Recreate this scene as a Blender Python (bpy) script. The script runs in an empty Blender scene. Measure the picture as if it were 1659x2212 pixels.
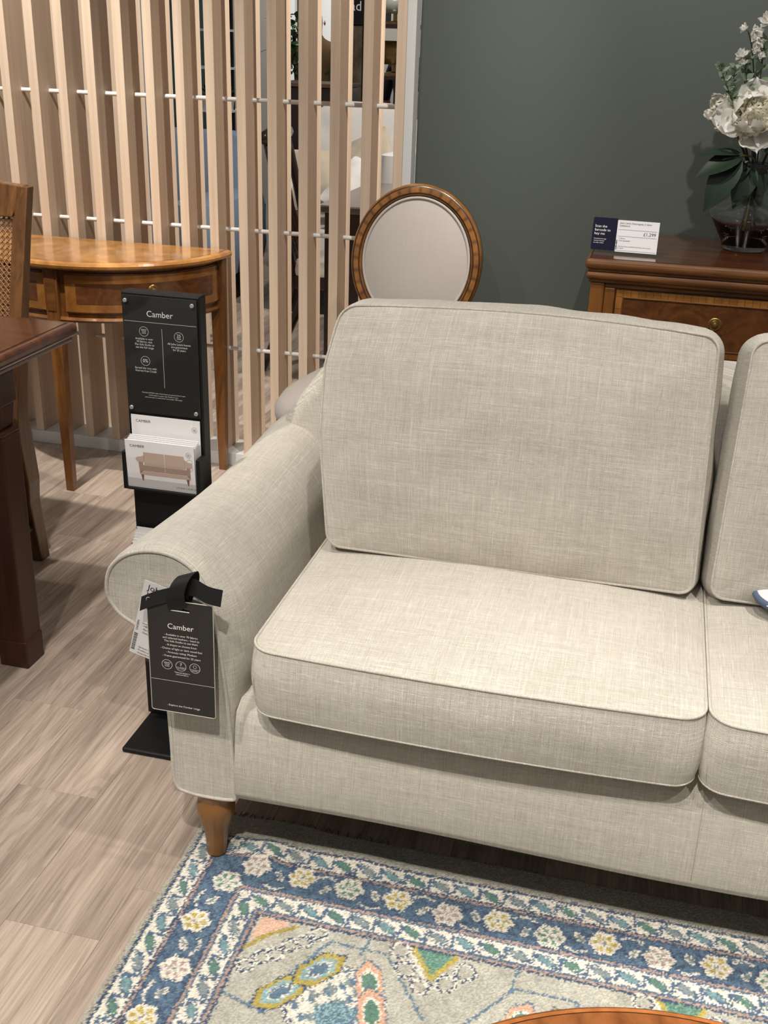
import bpy, bmesh, math, random
import numpy as np
from mathutils import Vector, Matrix, noise, Euler
random.seed(7)
rng = np.random.default_rng(7)
sc = bpy.context.scene
C = sc.collection
PI = math.pi

# ------------------------------------------------------------------ camera
F_PX, W_PX, H_PX = 2350.0, 1659, 2212
pit, rol, yaw = (math.radians(a) for a in (23.44, 1.9175, 13.233))
fw = Vector((-math.sin(yaw) * math.cos(pit), math.cos(yaw) * math.cos(pit), -math.sin(pit)))
rt = Vector((math.cos(yaw), math.sin(yaw), 0))
up = rt.cross(fw)
r2 = math.cos(rol) * rt + math.sin(rol) * up
u2 = -math.sin(rol) * rt + math.cos(rol) * up
cam = bpy.data.objects.new('camera', bpy.data.cameras.new('camera'))
C.objects.link(cam)
cam.data.sensor_fit = 'VERTICAL'
cam.data.sensor_height = 24
cam.data.lens = 24 * F_PX / H_PX
cam.data.clip_start = 0.02
cam.matrix_world = Matrix((
    (r2.x, u2.x, -fw.x, 0), (r2.y, u2.y, -fw.y, 0), (r2.z, u2.z, -fw.z, 1.45), (0, 0, 0, 1)))
sc.camera = cam

# ------------------------------------------------------------------ world, lamps, exposure
w = bpy.data.worlds.new('showroom')
sc.world = w
w.use_nodes = True
w.node_tree.nodes['Background'].inputs[0].default_value = (1.0, 0.965, 0.92, 1)
w.node_tree.nodes['Background'].inputs[1].default_value = 0.165
sc.view_settings.view_transform = 'Standard'
sc.view_settings.look = 'None'
sc.view_settings.gamma = 1
sc.view_settings.use_curve_mapping = False
sc.view_settings.exposure = 0.34

def spot(name, loc, target, power, angle=60, blend=0.4, radius=0.04, color=(1, 0.945, 0.875)):
    l = bpy.data.lights.new(name, 'SPOT')
    l.energy = power
    l.spot_size = math.radians(angle)
    l.spot_blend = blend
    l.shadow_soft_size = radius
    l.color = color
    o = bpy.data.objects.new(name, l)
    C.objects.link(o)
    o.location = loc
    o.rotation_euler = (Vector(target) - Vector(loc)).to_track_quat('-Z', 'Y').to_euler()
    return o
spot('ceiling_spot_screen', (-1.80, 2.15, 3.1), (-2.30, 3.4, 0.8), 300, 60, 0.8, 0.03)
spot('ceiling_spot_screen_end', (-0.10, 2.25, 3.1), (-1.1, 3.5, 0.9), 105, 46, 0.8, 0.03)
spot('ceiling_spot_aisle', (-1.55, 0.0, 3.0), (-1.20, 1.90, 0.0), 138, 60, 0.6, 0.03)
spot('ceiling_spot_aisle_far', (-1.25, 1.75, 3.1), (-1.38, 2.35, 0.0), 120, 46, 0.7, 0.03)
spot('ceiling_spot_sofa', (-0.70, -0.15, 3.1), (-0.35, 1.70, 0.4), 72, 62, 0.6, 0.03)
spot('ceiling_spot_seat', (-0.15, 1.40, 3.1), (-0.12, 1.62, 0.4), 76, 62, 0.8, 0.035)
spot('ceiling_spot_seat_right', (0.95, 1.35, 3.1), (0.70, 1.62, 0.4), 140, 56, 0.9, 0.035)
spot('ceiling_spot_rug', (-0.15, -0.25, 3.1), (-0.22, 1.14, 0.0), 195, 34, 0.5, 0.03)
spot('ceiling_spot_rug_right', (0.95, -0.15, 3.1), (0.80, 1.16, 0.0), 150, 34, 0.7, 0.03)
spot('ceiling_spot_wall', (-0.95, 2.1, 3.1), (0.32, 3.5, 1.0), 108, 58, 0.8, 0.03)
spot('ceiling_spot_sideboard', (0.30, 1.75, 3.1), (0.25, 3.4, 1.2), 105, 56, 0.8, 0.03, (1, 0.97, 0.93))
spot('ceiling_spot_next_bay', (0.45, 4.60, 3.1), (-1.3, 4.0, 0.3), 330, 110, 0.5, 0.04)
spot('ceiling_spot_far_bay', (-1.6, 5.9, 3.1), (-1.7, 6.6, 0.8), 70, 100, 0.6, 0.05)
spot('ceiling_spot_back_hall', (-2.3, 8.4, 3.2), (-2.3, 9.6, 1.2), 90, 120, 0.6, 0.05)

# ------------------------------------------------------------------ helpers
def woff(p):
    v = Vector((0, 0, 0))
    while p is not None:
        v = v + p.location
        p = p.parent
    return v

def O(name, me, mat=None, parent=None, loc=(0, 0, 0), rot=None, smooth=None):
    o = bpy.data.objects.new(name, me)
    C.objects.link(o)
    if mat is not None and len(me.materials) == 0:
        me.materials.append(mat)
    if smooth is not None:
        me.polygons.foreach_set('use_smooth', [smooth] * len(me.polygons))
    o.location = Vector(loc) - woff(parent)
    if parent is not None:
        o.parent = parent
    if rot is not None:
        o.rotation_euler = rot
    return o

def tag(o, label, cat, group=None):
    o['label'] = label
    o['category'] = cat
    if group:
        o['group'] = group
    return o

def thing(name, label, cat, loc=(0, 0, 0), group=None):
    o = bpy.data.objects.new(name, None)
    C.objects.link(o)
    o.location = loc
    o.empty_display_size = 0.05
    return tag(o, label, cat, group)

def struct(o):
    o['kind'] = 'structure'
    return o

def me_from(name, V, Fc, uv=None, tint=None):
    me = bpy.data.meshes.new(name)
    me.from_pydata([tuple(v) for v in V], [], [tuple(f) for f in Fc])
    if uv is not None:
        l = me.uv_layers.new(name='UVMap')
        idx = np.empty(len(me.loops), dtype=np.int32)
        me.loops.foreach_get('vertex_index', idx)
        l.data.foreach_set('uv', np.asarray(uv, dtype=np.float32)[idx].ravel())
    if tint is not None:
        a = me.color_attributes.new('tint', 'FLOAT_COLOR', 'POINT')
        t = np.asarray(tint, dtype=np.float32)
        if t.ndim == 1:
            t = np.stack([t, t, t], 1)
        a.data.foreach_set('color', np.concatenate([t, np.ones((len(t), 1), np.float32)], 1).ravel())
    return me

def box_me(x0, x1, y0, y1, z0, z1, bev=0.0, seg=2):
    bm = bmesh.new()
    bmesh.ops.create_cube(bm, size=1)
    for v in bm.verts:
        v.co = Vector((x0 + (v.co.x + .5) * (x1 - x0), y0 + (v.co.y + .5) * (y1 - y0), z0 + (v.co.z + .5) * (z1 - z0)))
    if bev > 0:
        bmesh.ops.bevel(bm, geom=bm.edges[:], offset=bev, segments=seg, affect='EDGES', profile=0.5)
    me = bpy.data.meshes.new('box')
    bm.to_mesh(me)
    bm.free()
    return me

def box(name, x0, x1, y0, y1, z0, z1, mat, parent=None, bev=0.0, seg=2):
    return O(name, box_me(x0, x1, y0, y1, z0, z1, bev, seg), mat, parent, smooth=False)

def taper_me(c0, h0, c1, h1, bev=0.0):
    """square bar from centre c0 (half sizes h0) to c1 (h1)"""
    V = []
    for c, h in ((c0, h0), (c1, h1)):
        for sx, sy in ((-1, -1), (1, -1), (1, 1), (-1, 1)):
            V.append((c[0] + sx * h[0], c[1] + sy * h[1], c[2]))
    me = me_from('taper', V, [(0, 1, 2, 3)[::-1], (4, 5, 6, 7), (0, 1, 5, 4), (1, 2, 6, 5), (2, 3, 7, 6), (3, 0, 4, 7)])
    bm = bmesh.new()
    bm.from_mesh(me)
    bmesh.ops.recalc_face_normals(bm, faces=bm.faces)
    if bev:
        bmesh.ops.bevel(bm, geom=bm.edges[:], offset=bev, segments=2, affect='EDGES', profile=0.5)
    bm.to_mesh(me)
    bm.free()
    return me

def lathe_me(prof, n=32, a0=0.0, a1=2 * PI, cx=0, cy=0, tint=None, sx=1.0, sy=1.0):
    full = abs(a1 - a0 - 2 * PI) < 1e-6
    m = n if full else n + 1
    V, Fc, T = [], [], []
    for i in range(m):
        a = a0 + (a1 - a0) * i / n
        for j, (r, z) in enumerate(prof):
            V.append((cx + sx * r * math.cos(a), cy + sy * r * math.sin(a), z))
            if tint is not None:
                T.append(tint(a, j))
    k = len(prof)
    for i in range(n):
        i2 = (i + 1) % m
        for j in range(k - 1):
            Fc.append((i * k + j, i2 * k + j, i2 * k + j + 1, i * k + j + 1))
    if not full:
        Fc.append(tuple(range(k))[::-1])
        Fc.append(tuple(n * k + j for j in range(k)))
    me = me_from('lathe', V, Fc, tint=T if tint is not None else None)
    fix(me)
    return me

def fix(me, merge=1e-6):
    bm = bmesh.new()
    bm.from_mesh(me)
    if merge:
        bmesh.ops.remove_doubles(bm, verts=bm.verts[:], dist=merge)
    bmesh.ops.recalc_face_normals(bm, faces=bm.faces[:])
    bm.to_mesh(me)
    bm.free()
    return me

def catmull(P, n, closed=False):
    P = [np.array(p, float) for p in P]
    out = []
    N_ = len(P)
    segs = N_ if closed else N_ - 1
    for i in range(segs):
        if closed:
            a, b, c, d = P[i - 1], P[i], P[(i + 1) % N_], P[(i + 2) % N_]
        else:
            a = P[max(i - 1, 0)]; b = P[i]; c = P[i + 1]; d = P[min(i + 2, N_ - 1)]
        for k in range(n):
            t = k / n
            out.append(0.5 * ((2 * b) + (-a + c) * t + (2 * a - 5 * b + 4 * c - d) * t * t + (-a + 3 * b - 3 * c + d) * t ** 3))
    if not closed:
        out.append(P[-1])
    return out

def tube_me(path, r, seg=8, closed=False, r_end=None, cap=True, flat=None):
    P = [Vector(p) for p in path]
    n = len(P)
    V, Fc, UV = [], [], []
    ref = Vector((0, 0, 1))
    prevn = None
    s = 0
    for i, p in enumerate(P):
        if closed:
            t = P[(i + 1) % n] - P[i - 1]
        else:
            t = P[min(i + 1, n - 1)] - P[max(i - 1, 0)]
        if t.length < 1e-9:
            t = Vector((0, 0, 1))
        t.normalize()
        if prevn is None:
            a = ref if abs(t.z) < 0.9 else Vector((1, 0, 0))
            nn = (a - t * a.dot(t)).normalized()
        else:
            nn = (prevn - t * prevn.dot(t)).normalized()
        prevn = nn
        b = t.cross(nn)
        rr = r if r_end is None else r + (r_end - r) * i / (n - 1)
        if i:
            s += (P[i] - P[i - 1]).length
        for k in range(seg):
            a = 2 * PI * k / seg
            fl = flat if flat else 1
            V.append(p + (nn * math.cos(a) + b * math.sin(a) * fl) * rr)
            UV.append((a * rr, s))
    rings = n if closed else n - 1
    for i in range(rings):
        j = (i + 1) % n
        for k in range(seg):
            k2 = (k + 1) % seg
            Fc.append((i * seg + k, i * seg + k2, j * seg + k2, j * seg + k))
    if not closed and cap:
        Fc.append(tuple(range(seg))[::-1])
        Fc.append(tuple((n - 1) * seg + k for k in range(seg)))
    return me_from('tube', V, Fc, uv=UV)

def join_me(name, mes):
    bm = bmesh.new()
    for m in mes:
        bm.from_mesh(m)
    me = bpy.data.meshes.new(name)
    bm.to_mesh(me)
    bm.free()
    return me

def prism_y_me(out, y0, y1, bev=0.0, seg=3, smooth=True):
    """outline [(x,z)] extruded along Y"""
    n = len(out)
    V = [(x, y0, z) for x, z in out] + [(x, y1, z) for x, z in out]
    Fc = [tuple(range(n)), tuple(range(n, 2 * n))[::-1]]
    for i in range(n):
        j = (i + 1) % n
        Fc.append((i, j, n + j, n + i))
    me = me_from('prism', V, Fc)
    bm = bmesh.new()
    bm.from_mesh(me)
    bmesh.ops.recalc_face_normals(bm, faces=bm.faces[:])
    if bev:
        ed = [e for e in bm.edges if len({round(v.co.y, 5) for v in e.verts}) == 1]
        bmesh.ops.bevel(bm, geom=ed, offset=bev, segments=seg, affect='EDGES', profile=0.5)
    bm.to_mesh(me)
    bm.free()
    return me

def xf(me, M):
    me.transform(M)
    return me

def copy_tree(o, parent=None):
    c = o.copy()
    C.objects.link(c)
    if parent is not None:
        c.parent = parent
    for ch in list(o.children):
        copy_tree(ch, c)
    return c

# ------------------------------------------------------------------ materials
def newmat(name, color=(0.8, 0.8, 0.8), rough=0.5, metal=0.0, spec=None, coat=0.0):
    m = bpy.data.materials.new(name)
    m.use_nodes = True
    b = m.node_tree.nodes['Principled BSDF']
    b.inputs['Base Color'].default_value = (*color, 1)
    b.inputs['Roughness'].default_value = rough
    b.inputs['Metallic'].default_value = metal
    if spec is not None:
        b.inputs['Specular IOR Level'].default_value = spec
    if coat:
        b.inputs['Coat Weight'].default_value = coat
        b.inputs['Coat Roughness'].default_value = 0.15
    return m

class G:
    """tiny node-graph helper"""
    def __init__(s, m):
        s.m = m; s.t = m.node_tree; s.b = s.t.nodes['Principled BSDF']
    def n(s, typ, **kw):
        nd = s.t.nodes.new(typ)
        for k, v in kw.items():
            if k in ('operation', 'blend_type', 'data_type', 'attribute_name', 'noise_dimensions', 'wave_type', 'bands_direction', 'rings_direction', 'feature', 'vector_type', 'interpolation', 'distance', 'use_clamp', 'wave_profile'):
                setattr(nd, k, v)
            else:
                key = int(k[1:]) if k[0] == 'i' and k[1:].isdigit() else k.replace('_', ' ')
                s.set(nd, key, v)
        return nd
    def set(s, nd, key, v):
        inp = nd.inputs[key]
        if isinstance(v, bpy.types.NodeSocket):
            s.t.links.new(v, inp)
        elif isinstance(v, bpy.types.Node):
            s.t.links.new(v.outputs[0], inp)
        else:
            inp.default_value = v
    def ramp(s, fac, stops):
        nd = s.t.nodes.new('ShaderNodeValToRGB')
        s.set(nd, 0, fac)
        el = nd.color_ramp.elements
        while len(el) > 1:
            el.remove(el[-1])
        el[0].position = stops[0][0]; el[0].color = (*stops[0][1], 1)
        for p, c in stops[1:]:
            e = el.new(p); e.color = (*c, 1)
        return nd
    def mix(s, f, a, b, blend='MIX'):
        nd = s.t.nodes.new('ShaderNodeMix')
        nd.data_type = 'RGBA'; nd.blend_type = blend
        s.set(nd, 0, f); s.set(nd, 6, a); s.set(nd, 7, b)
        return nd.outputs[2]
    def math(s, op, a, b=None):
        nd = s.t.nodes.new('ShaderNodeMath'); nd.operation = op
        s.set(nd, 0, a)
        if b is not None:
            s.set(nd, 1, b)
        return nd.outputs[0]
    def coord(s, which='Object', scale=(1, 1, 1), loc=None):
        tc = s.t.nodes.new('ShaderNodeTexCoord')
        mp = s.t.nodes.new('ShaderNodeMapping')
        s.t.links.new(tc.outputs[which], mp.inputs[0])
        mp.inputs['Scale'].default_value = scale
        if loc is not None:
            s.set(mp, 'Location', loc)
        return mp.outputs[0]
    def noise(s, vec, scale=1.0, detail=2.0, rough=0.5, dist=0.0):
        nd = s.n('ShaderNodeTexNoise', Scale=scale, Detail=detail, Roughness=rough, Distortion=dist)
        s.set(nd, 'Vector', vec)
        return nd.outputs[0]
    def col(s, v): s.set(s.b, 'Base Color', v)
    def bump(s, h, strength=0.3, dist=0.001):
        nd = s.n('ShaderNodeBump', Strength=strength, Distance=dist)
        s.set(nd, 'Height', h)
        s.set(s.b, 'Normal', nd.outputs[0])

def fabric(name, light, dark, period=0.0028, bump=0.5, slub=0.5, rough=0.9):
    m = newmat(name, light, rough, spec=0.15)
    g = G(m)
    uv = g.coord('UV')
    sp = g.n('ShaderNodeSeparateXYZ'); g.set(sp, 0, uv)
    def threads(across, along):
        # each thread gets its own random slide so the slubs never line up
        sl = g.math('MULTIPLY', g.noise(g.n('ShaderNodeCombineXYZ', i0=g.math('MULTIPLY', across, 430.0), i1=0.37, i2=0.11).outputs[0], 1, 0), 60.0)
        return g.noise(g.n('ShaderNodeCombineXYZ', i0=g.math('MULTIPLY', across, 820.0), i1=g.math('ADD', g.math('MULTIPLY', along, 80.0), sl), i2=0.5).outputs[0], 1, 1.5, 0.5)
    a = threads(sp.outputs[0], sp.outputs[1])
    b = threads(sp.outputs[1], sp.outputs[0])
    sx = g.n('ShaderNodeSeparateXYZ'); g.set(sx, 0, uv)
    k = 2 * PI / period
    j = g.math('MULTIPLY', g.noise(uv, 90, 1), 2.2)
    su = g.math('SINE', g.math('ADD', g.math('MULTIPLY', sx.outputs[0], k), j))
    sv = g.math('SINE', g.math('ADD', g.math('MULTIPLY', sx.outputs[1], k), j))
    wv = g.math('MULTIPLY', su, sv)
    th = g.math('ADD', g.math('MULTIPLY', g.math('ADD', a, b), 0.5), g.math('MULTIPLY', wv, 0.10))
    lg = g.noise(uv, 9, 3)
    f = g.math('ADD', th, g.math('MULTIPLY', g.math('SUBTRACT', lg, 0.5), 0.07))
    lo = 0.5 - 0.16 / max(slub, .1) * 0.5
    g.col(g.ramp(f, [(lo, dark), (1 - lo, light)]).outputs[0])
    h = g.math('ADD', g.math('MULTIPLY', wv, 0.35), g.math('ADD', a, b))
    g.bump(h, bump, 0.0012)
    g.set(g.b, 'Sheen Weight', 0.15)
    return m

def wood(name, light, dark, scale=(30, 30, 2), rough=0.35, coat=0.25, dist=1.2, attr=False, contrast=(0.35, 0.68), bump=0.12):
    m = newmat(name, light, rough, coat=coat)
    g = G(m)
    oi = g.n('ShaderNodeObjectInfo')
    off = g.math('MULTIPLY', oi.outputs['Random'], 37.0)
    cb = g.n('ShaderNodeCombineXYZ'); g.set(cb, 0, off); g.set(cb, 1, off); g.set(cb, 2, off)
    v = g.coord('Object', scale, cb.outputs[0])
    n1 = g.noise(v, 1.0, 5, 0.6, dist)
    n2 = g.noise(g.coord('Object', tuple(s * 7 for s in scale), cb.outputs[0]), 1.0, 2, 0.5)
    f = g.math('ADD', g.math('MULTIPLY', n1, 0.8), g.math('MULTIPLY', n2, 0.2))
    c = g.ramp(f, [(contrast[0], dark), (contrast[1], light)]).outputs[0]
    if attr:
        at = g.n('ShaderNodeAttribute', attribute_name='tint')
        c = g.mix(1.0, c, at.outputs[0], 'MULTIPLY')
    g.col(c)
    g.bump(n2, bump, 0.0006)
    return m

M_fabric = fabric('cream_linen_weave', (0.82, 0.775, 0.69), (0.37, 0.33, 0.265), 0.0031, 0.6, 0.53)
M_fabric_arm = M_fabric
M_chairlinen = fabric('pale_pink_linen', (0.48, 0.43, 0.395), (0.40, 0.355, 0.32), 0.0022, 0.2)
M_white_seat = fabric('ivory_seat_cloth', (0.78, 0.74, 0.67), (0.66, 0.62, 0.55), 0.0022, 0.2)
M_oak = wood('pale_oak', (0.71, 0.565, 0.43), (0.54, 0.405, 0.29), (60, 60, 1.6), 0.5, 0.0, 0.6, contrast=(0.25, 0.75))
M_white = newmat('white_powder_coat', (0.78, 0.78, 0.76), 0.35)
M_offwhite = newmat('white_rail_paint', (0.62, 0.62, 0.60), 0.4)
M_honey = wood('honey_walnut', (0.25, 0.100, 0.024), (0.095, 0.033, 0.008), (14, 14, 2.2), 0.28, 0.4, 1.6)
M_honey_x = wood('honey_walnut_across', (0.20, 0.080, 0.019), (0.075, 0.026, 0.006), (2.5, 16, 16), 0.34, 0.15, 1.6)
M_veneer = wood('veneer_banding', (0.34, 0.142, 0.033), (0.17, 0.064, 0.014), (8, 8, 8), 0.25, 0.45, 1.2, attr=True)
M_panel = wood('burr_veneer', (0.15, 0.055, 0.016), (0.065, 0.022, 0.007), (9, 9, 9), 0.25, 0.45, 3.0)
M_red = wood('red_brown_walnut', (0.135, 0.040, 0.014), (0.050, 0.014, 0.006), (3, 14, 14), 0.22, 0.5, 1.4)
M_red_v = wood('red_brown_walnut_upright', (0.085, 0.024, 0.009), (0.030, 0.008, 0.004), (22, 22, 1.4), 0.38, 0.08, 1.0)
M_chairwood = wood('brown_chair_wood', (0.150, 0.064, 0.016), (0.06, 0.023, 0.0065), (22, 22, 2), 0.3, 0.35, 1.4)
M_leg = newmat('toffee_beech', (0.21, 0.090, 0.020), 0.35, coat=0.2)
M_mahog = newmat('dark_mahogany', (0.018, 0.006, 0.004), 0.25, coat=0.4)
M_mahog2 = newmat('dark_polished_table', (0.10, 0.065, 0.055), 0.2, coat=0.5)
M_inlay = newmat('dark_inlay', (0.012, 0.006, 0.004), 0.4)
M_brass = newmat('aged_brass', (0.42, 0.27, 0.11), 0.3, 0.9)
M_steel = newmat('satin_stud', (0.7, 0.69, 0.66), 0.3, 0.8)
M_black = newmat('black_metal', (0.005, 0.005, 0.0055), 0.5, spec=0.3)
M_lining = newmat('black_lining', (0.004, 0.004, 0.004), 0.95)
M_card = newmat('charcoal_card', (0.016, 0.0145, 0.013), 0.55, spec=0.25)
M_tagcard = newmat('worn_charcoal_card', (0.030, 0.027, 0.0235), 0.6, spec=0.25)
M_paper = newmat('white_paper', (0.80, 0.78, 0.78), 0.7)
M_ink = newmat('white_print', (0.80, 0.78, 0.74), 0.7)
M_inkdark = newmat('black_print', (0.02, 0.02, 0.025), 0.7)
M_inkfaint = newmat('faint_print', (0.011, 0.010, 0.010), 0.7)
M_navy = newmat('navy_card', (0.006, 0.0055, 0.022), 0.6, spec=0.15)
M_ribbon = newmat('black_grosgrain', (0.004, 0.004, 0.005), 0.75)
M_cane = newmat('woven_cane', (0.24, 0.105, 0.033), 0.5)
M_photo_a = newmat('print_blush', (0.50, 0.37, 0.30), 0.7)
M_photo_b = newmat('print_blush_deep', (0.36, 0.25, 0.20), 0.7)
M_photo_c = newmat('print_brown', (0.22, 0.08, 0.04), 0.7)
M_photo_bg = newmat('print_grey', (0.55, 0.53, 0.53), 0.7)

g = G(newmat('sage_green_paint', (0.078, 0.090, 0.077), 0.62, spec=0.3)); M_green = g.m
g.bump(g.noise(g.coord('Object', (260, 260, 260)), 1, 3), 0.12, 0.0006)

def clear(name, rough=0.02, tintc=(1, 1, 1), trans=1.0, ior=1.45):
    m = newmat(name, tintc, rough)
    b = m.node_tree.nodes['Principled BSDF']
    b.inputs['Transmission Weight'].default_value = trans
    b.inputs['IOR'].default_value = ior
    return m
M_glass = clear('clear_glass', 0.0, (0.97, 1, 0.99))
def sheet(name, gloss=0.10):
    m = newmat(name, (1, 1, 1), 0.05)
    t = m.node_tree
    tr = t.nodes.new('ShaderNodeBsdfTransparent'); gl = t.nodes.new('ShaderNodeBsdfGlossy'); mx = t.nodes.new('ShaderNodeMixShader'); lw = t.nodes.new('ShaderNodeLayerWeight')
    lw.inputs[0].default_value = 0.5
    gl.inputs['Roughness'].default_value = 0.04
    pw = t.nodes.new('ShaderNodeMath'); pw.operation = 'POWER'; pw.inputs[1].default_value = 3.0; ad = t.nodes.new('ShaderNodeMath'); ad.operation = 'MULTIPLY_ADD'; ad.inputs[1].default_value = 0.5; ad.inputs[2].default_value = 0.035
    t.links.new(lw.outputs['Facing'], pw.inputs[0]); t.links.new(pw.outputs[0], ad.inputs[0]); t.links.new(ad.outputs[0], mx.inputs[0]); t.links.new(tr.outputs[0], mx.inputs[1]); t.links.new(gl.outputs[0], mx.inputs[2])
    t.links.new(mx.outputs[0], t.nodes['Material Output'].inputs['Surface'])
    return m
M_acryl = sheet('clear_acrylic')

# planks
g = G(newmat('oak_plank', (0.4, 0.3, 0.22), 0.42, spec=0.4)); M_plank = g.m
oi = g.n('ShaderNodeObjectInfo')
cb = g.n('ShaderNodeCombineXYZ')
g.set(cb, 0, g.math('MULTIPLY', oi.outputs['Random'], 51.0)); g.set(cb, 1, g.math('MULTIPLY', oi.outputs['Random'], 23.0))
v1 = g.coord('Object', (22, 1.1, 1), cb.outputs[0])
n1 = g.noise(v1, 1, 4, 0.62, 0.7)
n2 = g.noise(g.coord('Object', (190, 7, 1), cb.outputs[0]), 1, 3, 0.6, 0.4)
n3 = g.noise(g.coord('Object', (8, 0.9, 1), cb.outputs[0]), 1, 2, 0.5, 1.2)
rg = g.math('SINE', g.math('MULTIPLY', n3, 80.0))
rgm = g.math('MULTIPLY', g.math('GREATER_THAN', rg, 0.3), g.math('MULTIPLY', g.math('GREATER_THAN', n1, 0.50), 0.055))
f = g.math('SUBTRACT', g.math('ADD', g.math('MULTIPLY', n1, 0.62), g.math('MULTIPLY', n2, 0.38)), rgm)
c0 = g.ramp(f, [(0.32, (0.19, 0.146, 0.116)), (0.47, (0.34, 0.267, 0.213)), (0.64, (0.50, 0.405, 0.333))]).outputs[0]
hs = g.n('ShaderNodeHueSaturation')
g.set(hs, 'Color', c0)
g.set(hs, 'Value', g.math('ADD', g.math('MULTIPLY', oi.outputs['Random'], 0.22), 0.90))
g.col(hs.outputs[0])
g.bump(n2, 0.12, 0.0006)

# ------------------------------------------------------------------ setting: floor planks, walls
floor = struct(box('floor', -4.6, 3.0, -0.6, 10.6, -0.05, -0.012, newmat('dark_joint', (0.10, 0.072, 0.055), 0.9)))
PW, PL = 0.1825, 1.22
pl_me = box_me(-PW / 2 + .0002, PW / 2 - .0002, -PL / 2 + .0002, PL / 2 - .0002, -0.0105, 0, 0.0005, 1)
pl_me.materials.append(M_plank)
known = {-1.331: 1.915, -0.966: 1.287, -1.879: 3.09, -1.696: 2.77}
i0 = -0.784
nplank = 0
for k in range(-13, 12):
    xl = i0 + k * PW
    if xl < -2.6 or xl > 1.1:
        ymin_, ymax_ = -0.4, 4.4
        if xl < -3.4 or xl > 1.4:
            continue
    ymax_ = 10.2 if xl < -0.6 else 3.5
    ymin_ = -0.3
    off = None
    for kx, ky in known.items():
        if abs(kx - xl) < 0.02:
            off = ky
    if off is None:
        off = (k * 0.413 % 1.0) * PL + 0.2
    j0 = math.floor((ymin_ - off) / PL)
    y = off + j0 * PL
    while y < ymax_:
        o = O('plank', pl_me, None, floor, (xl + PW / 2, y + PL / 2, 0))
        nplank += 1
        y += PL

SY = 3.50   # front plane of the slat screen
wall = struct(box('wall_back', -0.772, 3.0, SY + 0.06, SY + 0.16, 0, 3.3, M_green))
bb = struct(box('baseboard_back', -0.772, 3.0, SY + 0.045, SY + 0.0595, 0, 0.09, M_offwhite, None, 0.002))
M_farwall = newmat('warm_white_wall', (0.62, 0.60, 0.56), 0.8)
wf = struct(box('wall_far', -4.6, 0.5, 10.0, 10.1, 0, 3.3, M_farwall))

# ------------------------------------------------------------------ slat screen
scr = thing('slat_screen', 'tall pale oak slat screen with white rods and white bottom rail', 'screen', (-1.8, SY + 0.06, 0))
SD, SW, SP = 0.147, 0.0315, 0.10458
box('bottom_rail', -2.95, -0.772, SY, SY + SD + 0.004, 0.0, 0.048, M_offwhite, scr, 0.0015)
slat_me = box_me(-SW / 2, SW / 2, 0, SD, 0.0482, 2.7, 0.0016, 2)
slat_me.materials.append(M_oak)
for k in range(20):
    xl = -0.8330 - k * SP
    O('slat', slat_me, None, scr, (xl + SW / 2, SY + 0.002, 0))
for z in (0.421, 0.839, 1.257, 1.675, 2.093):
    o = O('rod', tube_me([(-2.9, SY + 0.074, z), (-0.81, SY + 0.074, z)], 0.0072, 14), M_white, scr, smooth=True)
box('end_post', -0.8013, -0.773, SY - 0.001, SY + 0.0595, 0.0482, 2.7, M_offwhite, scr, 0.0012)
box('screw_head', -1.444, -1.4395, SY - 0.0008, SY, 0.0225, 0.027, M_steel, scr, 0.0003)

# ------------------------------------------------------------------ sofa
SXc = 0.172   # centre line of the sofa
def mir(x): return 2 * SXc - x
sofa = thing('sofa', 'cream woven scroll-arm sofa with piped cushions and turned wooden legs', 'sofa', (SXc, 1.95, 0.0))

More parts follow.
